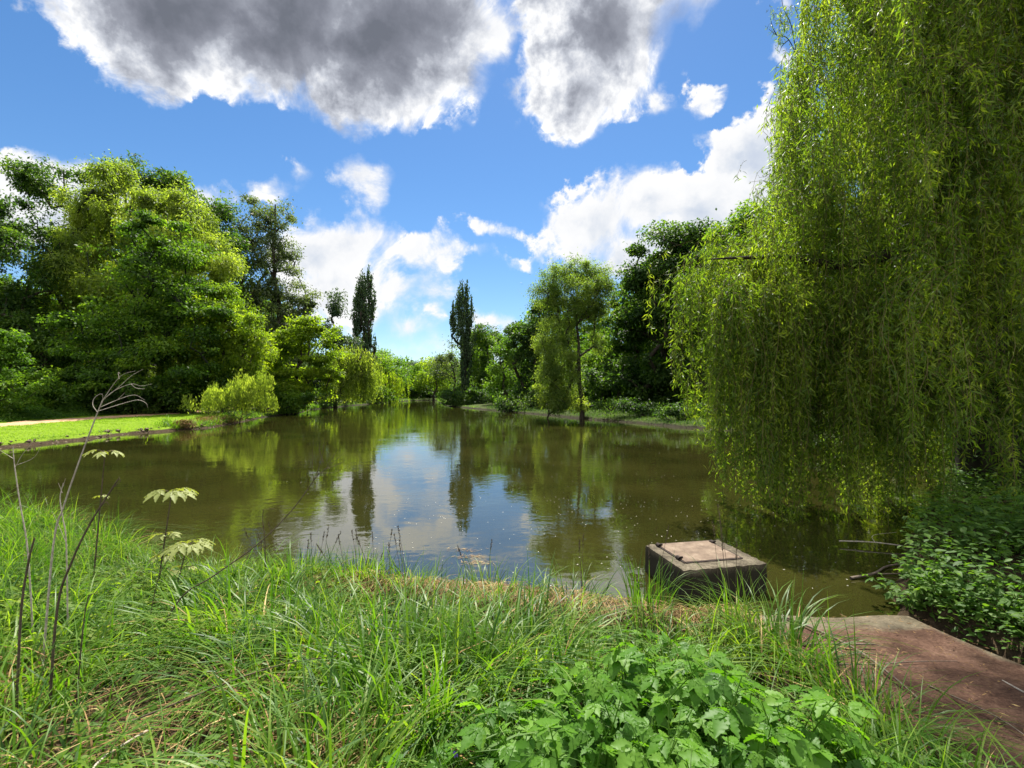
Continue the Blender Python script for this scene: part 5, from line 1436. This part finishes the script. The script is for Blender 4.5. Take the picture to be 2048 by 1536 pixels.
def sky():
    w = bpy.data.worlds.new('World'); SC.world = w; w.use_nodes = True
    nd, lk = w.node_tree.nodes, w.node_tree.links
    nd.clear()
    tc = nd.new('ShaderNodeTexCoord')
    D = tc.outputs['Generated']
    st = N(nd, 'ShaderNodeTexSky', sky_type='NISHITA')
    st.sun_disc = False; st.sun_elevation = SUN_EL; st.sun_rotation = SUN_AZ
    st.air_density = 1.0; st.dust_density = .15; st.ozone_density = 3.5
    hs = nd.new('ShaderNodeHueSaturation'); hs.inputs['Saturation'].default_value = 1.2; hs.inputs['Value'].default_value = .92
    lk.new(st.outputs[0], hs.inputs['Color'])
    # a smooth wobble of the viewing direction gives the clouds ragged outlines
    n1 = nd.new('ShaderNodeTexNoise'); n1.inputs['Scale'].default_value = 4.5; n1.inputs['Detail'].default_value = 9; n1.inputs['Roughness'].default_value = .56
    lk.new(D, n1.inputs['Vector'])
    n2 = nd.new('ShaderNodeTexNoise'); n2.inputs['Scale'].default_value = 17; n2.inputs['Detail'].default_value = 8; n2.inputs['Roughness'].default_value = .6
    lk.new(D, n2.inputs['Vector'])

    def vm(op, a, b=None, c=None):
        n = N(nd, 'ShaderNodeVectorMath', operation=op)
        for i, q in enumerate((a, b, c)):
            if q is None: continue
            if isinstance(q, tuple): n.inputs[i].default_value = q
            else: lk.new(q, n.inputs[i])
        return n

    def ma(op, a, b=None, c=None, clamp=False):
        n = N(nd, 'ShaderNodeMath', operation=op, use_clamp=clamp)
        for i, q in enumerate((a, b, c)):
            if q is None: continue
            if isinstance(q, (int, float)): n.inputs[i].default_value = q
            else: lk.new(q, n.inputs[i])
        return n.outputs[0]
    s1 = vm('MULTIPLY_ADD', n1.outputs['Color'], (.17, .10, .17), (-.085, -.05, -.085))
    s2 = vm('MULTIPLY_ADD', n2.outputs['Color'], (.05, .03, .05), (-.025, -.015, -.025))
    dw = vm('ADD', D, s1.outputs[0]); dw = vm('ADD', dw.outputs[0], s2.outputs[0])
    sp = nd.new('ShaderNodeSeparateXYZ'); lk.new(dw.outputs[0], sp.inputs[0])
    yc = ma('MAXIMUM', sp.outputs['Y'], .08)
    cb = nd.new('ShaderNodeCombineXYZ'); lk.new(ma('DIVIDE', sp.outputs['X'], yc), cb.inputs[0]); lk.new(ma('DIVIDE', sp.outputs['Z'], yc), cb.inputs[1])
    UV = cb.outputs[0]                                            # heading and height of the viewing direction

    def field(blobs):
        acc = None
        for cx, cy, rx, ry in blobs:
            u, v = (cx - CX) / F, (HY - cy) / F
            a, b = F / rx, F / ry
            L = vm('LENGTH', vm('MULTIPLY_ADD', UV, (a, b, 0), (-u * a, -v * b, 0)).outputs[0]).outputs['Value']
            # signed depth inside the blob, in units of the frame, so big clouds are thick and small ones thin
            dep = ma('MULTIPLY', ma('SUBTRACT', 1., L), min(rx, ry) / F)
            acc = dep if acc is None else ma('SMOOTH_MAX', acc, dep, .03)
        return acc
    dark = [(330, -30, 270, 180), (560, 20, 240, 190), (760, 60, 220, 205), (905, 60, 85, 160), (640, -180, 480, 260), (1180, 50, 150, 170), (1150, 200, 80, 85), (1105, 170, 70, 90), (1320, -40, 130, 120), (1235, 150, 75, 85), (1100, -260, 700, 190)]
    white = [(1290, 400, 110, 70), (1190, 440, 85, 60), (1400, 420, 130, 85), (1510, 330, 110, 110), (1580, 250, 60, 80), (1350, 500, 240, 60), (1500, 470, 200, 110),
             (690, 485, 110, 48), (625, 500, 110, 66), (800, 505, 90, 34), (885, 515, 65, 17), (690, 565, 130, 46), (860, 590, 55, 15), (780, 570, 80, 30),
             (730, 350, 48, 28), (735, 388, 32, 36), (585, 347, 24, 16), (960, 458, 32, 10), (1420, 185, 30, 20), (1040, 527, 14, 8), (1330, 197, 18, 12), (1545, 25, 24, 14),
             (60, 360, 130, 48), (180, 350, 80, 34), (330, 405, 120, 44), (485, 385, 80, 30), (100, 450, 260, 70),
             (800, 655, 60, 22), (865, 625, 24, 12), (985, 650, 60, 22), (860, 695, 130, 18), (700, 620, 80, 40), (1560, 130, 30, 20), (1000, 40, 26, 60), (972, 95, 30, 40), (690, 600, 110, 40)]
    fd, fw = field(dark), field(white)
    tex = ma('MULTIPLY_ADD', n2.outputs['Fac'], .09, -.045)
    tex = ma('ADD', tex, ma('MULTIPLY_ADD', n1.outputs['Fac'], .08, -.04))
    fd2, fw2 = ma('ADD', fd, tex), ma('ADD', fw, ma('MULTIPLY', tex, .75))

    def mr(x, a, b, c=0., d=1., smooth=True):
        n = N(nd, 'ShaderNodeMapRange', interpolation_type='SMOOTHSTEP' if smooth else 'LINEAR')
        lk.new(x, n.inputs[0])
        for i, q in enumerate((a, b, c, d)): n.inputs[i + 1].default_value = q
        return n.outputs[0]
    n4 = nd.new('ShaderNodeTexNoise'); n4.inputs['Scale'].default_value = 7; n4.inputs['Detail'].default_value = 8; n4.inputs['Roughness'].default_value = .62; n4.inputs['Distortion'].default_value = .5
    lk.new(D, n4.inputs['Vector'])
    soft = mr(n4.outputs['Fac'], .40, .62, .014, .085, False)
    ad = mr(ma('DIVIDE', ma('ADD', fd2, .012), soft), 0., 1.)
    aw = mr(ma('DIVIDE', ma('ADD', fw2, .012), ma('MULTIPLY', soft, .8)), 0., 1.)
    G = 10.
    cd = ramp(nd, [(0, (1.1, 1.1, 1.1)), (.13, (.95, .96, .98)), (.30, (.60, .63, .70)), (.50, (.33, .35, .41)), (.75, (.225, .24, .29)), (1, (.165, .18, .22))])
    bil = ma('MULTIPLY_ADD', n4.outputs['Fac'], .20, -.085)
    lk.new(mr(ma('ADD', ma('ADD', fd, bil), ma('MULTIPLY', tex, 2.6)), 0., .20, smooth=False), cd.inputs[0])
    cw = ramp(nd, [(0, (1.0, 1.0, 1.0)), (.35, (.92, .93, .95)), (.75, (.66, .72, .82)), (1, (.56, .63, .77))])
    lk.new(mr(ma('ADD', ma('ADD', fw, ma('MULTIPLY', bil, .7)), ma('MULTIPLY', tex, 1.2)), 0., .12, smooth=False), cw.inputs[0])
    # unseen bright clouds behind the viewer, added as frontal fill light
    s0 = nd.new('ShaderNodeSeparateXYZ'); lk.new(D, s0.inputs[0])
    n3 = nd.new('ShaderNodeTexNoise'); n3.inputs['Scale'].default_value = 2.2; n3.inputs['Detail'].default_value = 6
    lk.new(D, n3.inputs['Vector'])
    bk = ma('MULTIPLY', mr(n3.outputs['Fac'], .34, .52), mr(s0.outputs['Y'], .25, -.05))

    def mix(fac, a, b):
        n = N(nd, 'ShaderNodeMix', data_type='RGBA'); lk.new(fac, n.inputs['Factor']); lk.new(a, n.inputs['A'])
        if isinstance(b, tuple): n.inputs['B'].default_value = b
        else: lk.new(b, n.inputs['B'])
        return n.outputs['Result']

    def gain(c, g):
        n = N(nd, 'ShaderNodeMix', data_type='RGBA', blend_type='MULTIPLY'); n.inputs['Factor'].default_value = 1
        lk.new(c, n.inputs['A']); n.inputs['B'].default_value = (g, g, g, 1)
        return n.outputs['Result']
    c = mix(bk, hs.outputs[0], (10., 10., 10.2, 1))
    c = mix(aw, c, gain(cw.outputs[0], G * CLOUD))
    c = mix(ad, c, gain(cd.outputs[0], G * CLOUD))
    bg = nd.new('ShaderNodeBackground'); bg.inputs['Strength'].default_value = SKY
    lk.new(c, bg.inputs['Color'])
    out = nd.new('ShaderNodeOutputWorld'); lk.new(bg.outputs[0], out.inputs['Surface'])
    w.cycles.sampling_method = 'MANUAL'; w.cycles.sample_map_resolution = 512


SKY, CLOUD, EXPO, SUNS = .066, .64, 1.3, 5.0
sky()
S_ = Vector((math.sin(SUN_AZ) * math.cos(SUN_EL), math.cos(SUN_AZ) * math.cos(SUN_EL), math.sin(SUN_EL)))
ld = bpy.data.lights.new('sun', 'SUN'); ld.energy = SUNS; ld.angle = math.radians(.5); ld.color = (1., .95, .86)
lo_ = bpy.data.objects.new('sun', ld); COL.objects.link(lo_)
lo_.rotation_euler = S_.to_track_quat('Z', 'Y').to_euler(); lo_.location = (0, 30, 60)

cam = bpy.data.cameras.new('camera'); cam.sensor_width = 36; cam.lens = 36 * F / 2048
cam.clip_start = .05; cam.clip_end = 3000
co = bpy.data.objects.new('camera', cam); COL.objects.link(co)
co.location = (0, 0, EYE); co.rotation_euler = (math.radians(90) + math.atan((HY - 768) / F), 0, 0)
SC.camera = co
SC.view_settings.view_transform = 'Standard'; SC.view_settings.look = 'None'
SC.view_settings.exposure = EXPO; SC.view_settings.gamma = 1
SC.cycles.max_bounces = 6; SC.cycles.diffuse_bounces = 3; SC.cycles.glossy_bounces = 3; SC.cycles.transmission_bounces = 3; SC.cycles.transparent_max_bounces = 4
SC.cycles.caustics_reflective = False; SC.cycles.caustics_refractive = False
SC.cycles.use_denoising = True
try:
    SC.cycles.denoiser = 'OPENIMAGEDENOISE'; SC.cycles.denoising_prefilter = 'ACCURATE'
except Exception:
    pass
SC.cycles.sample_clamp_indirect = 6
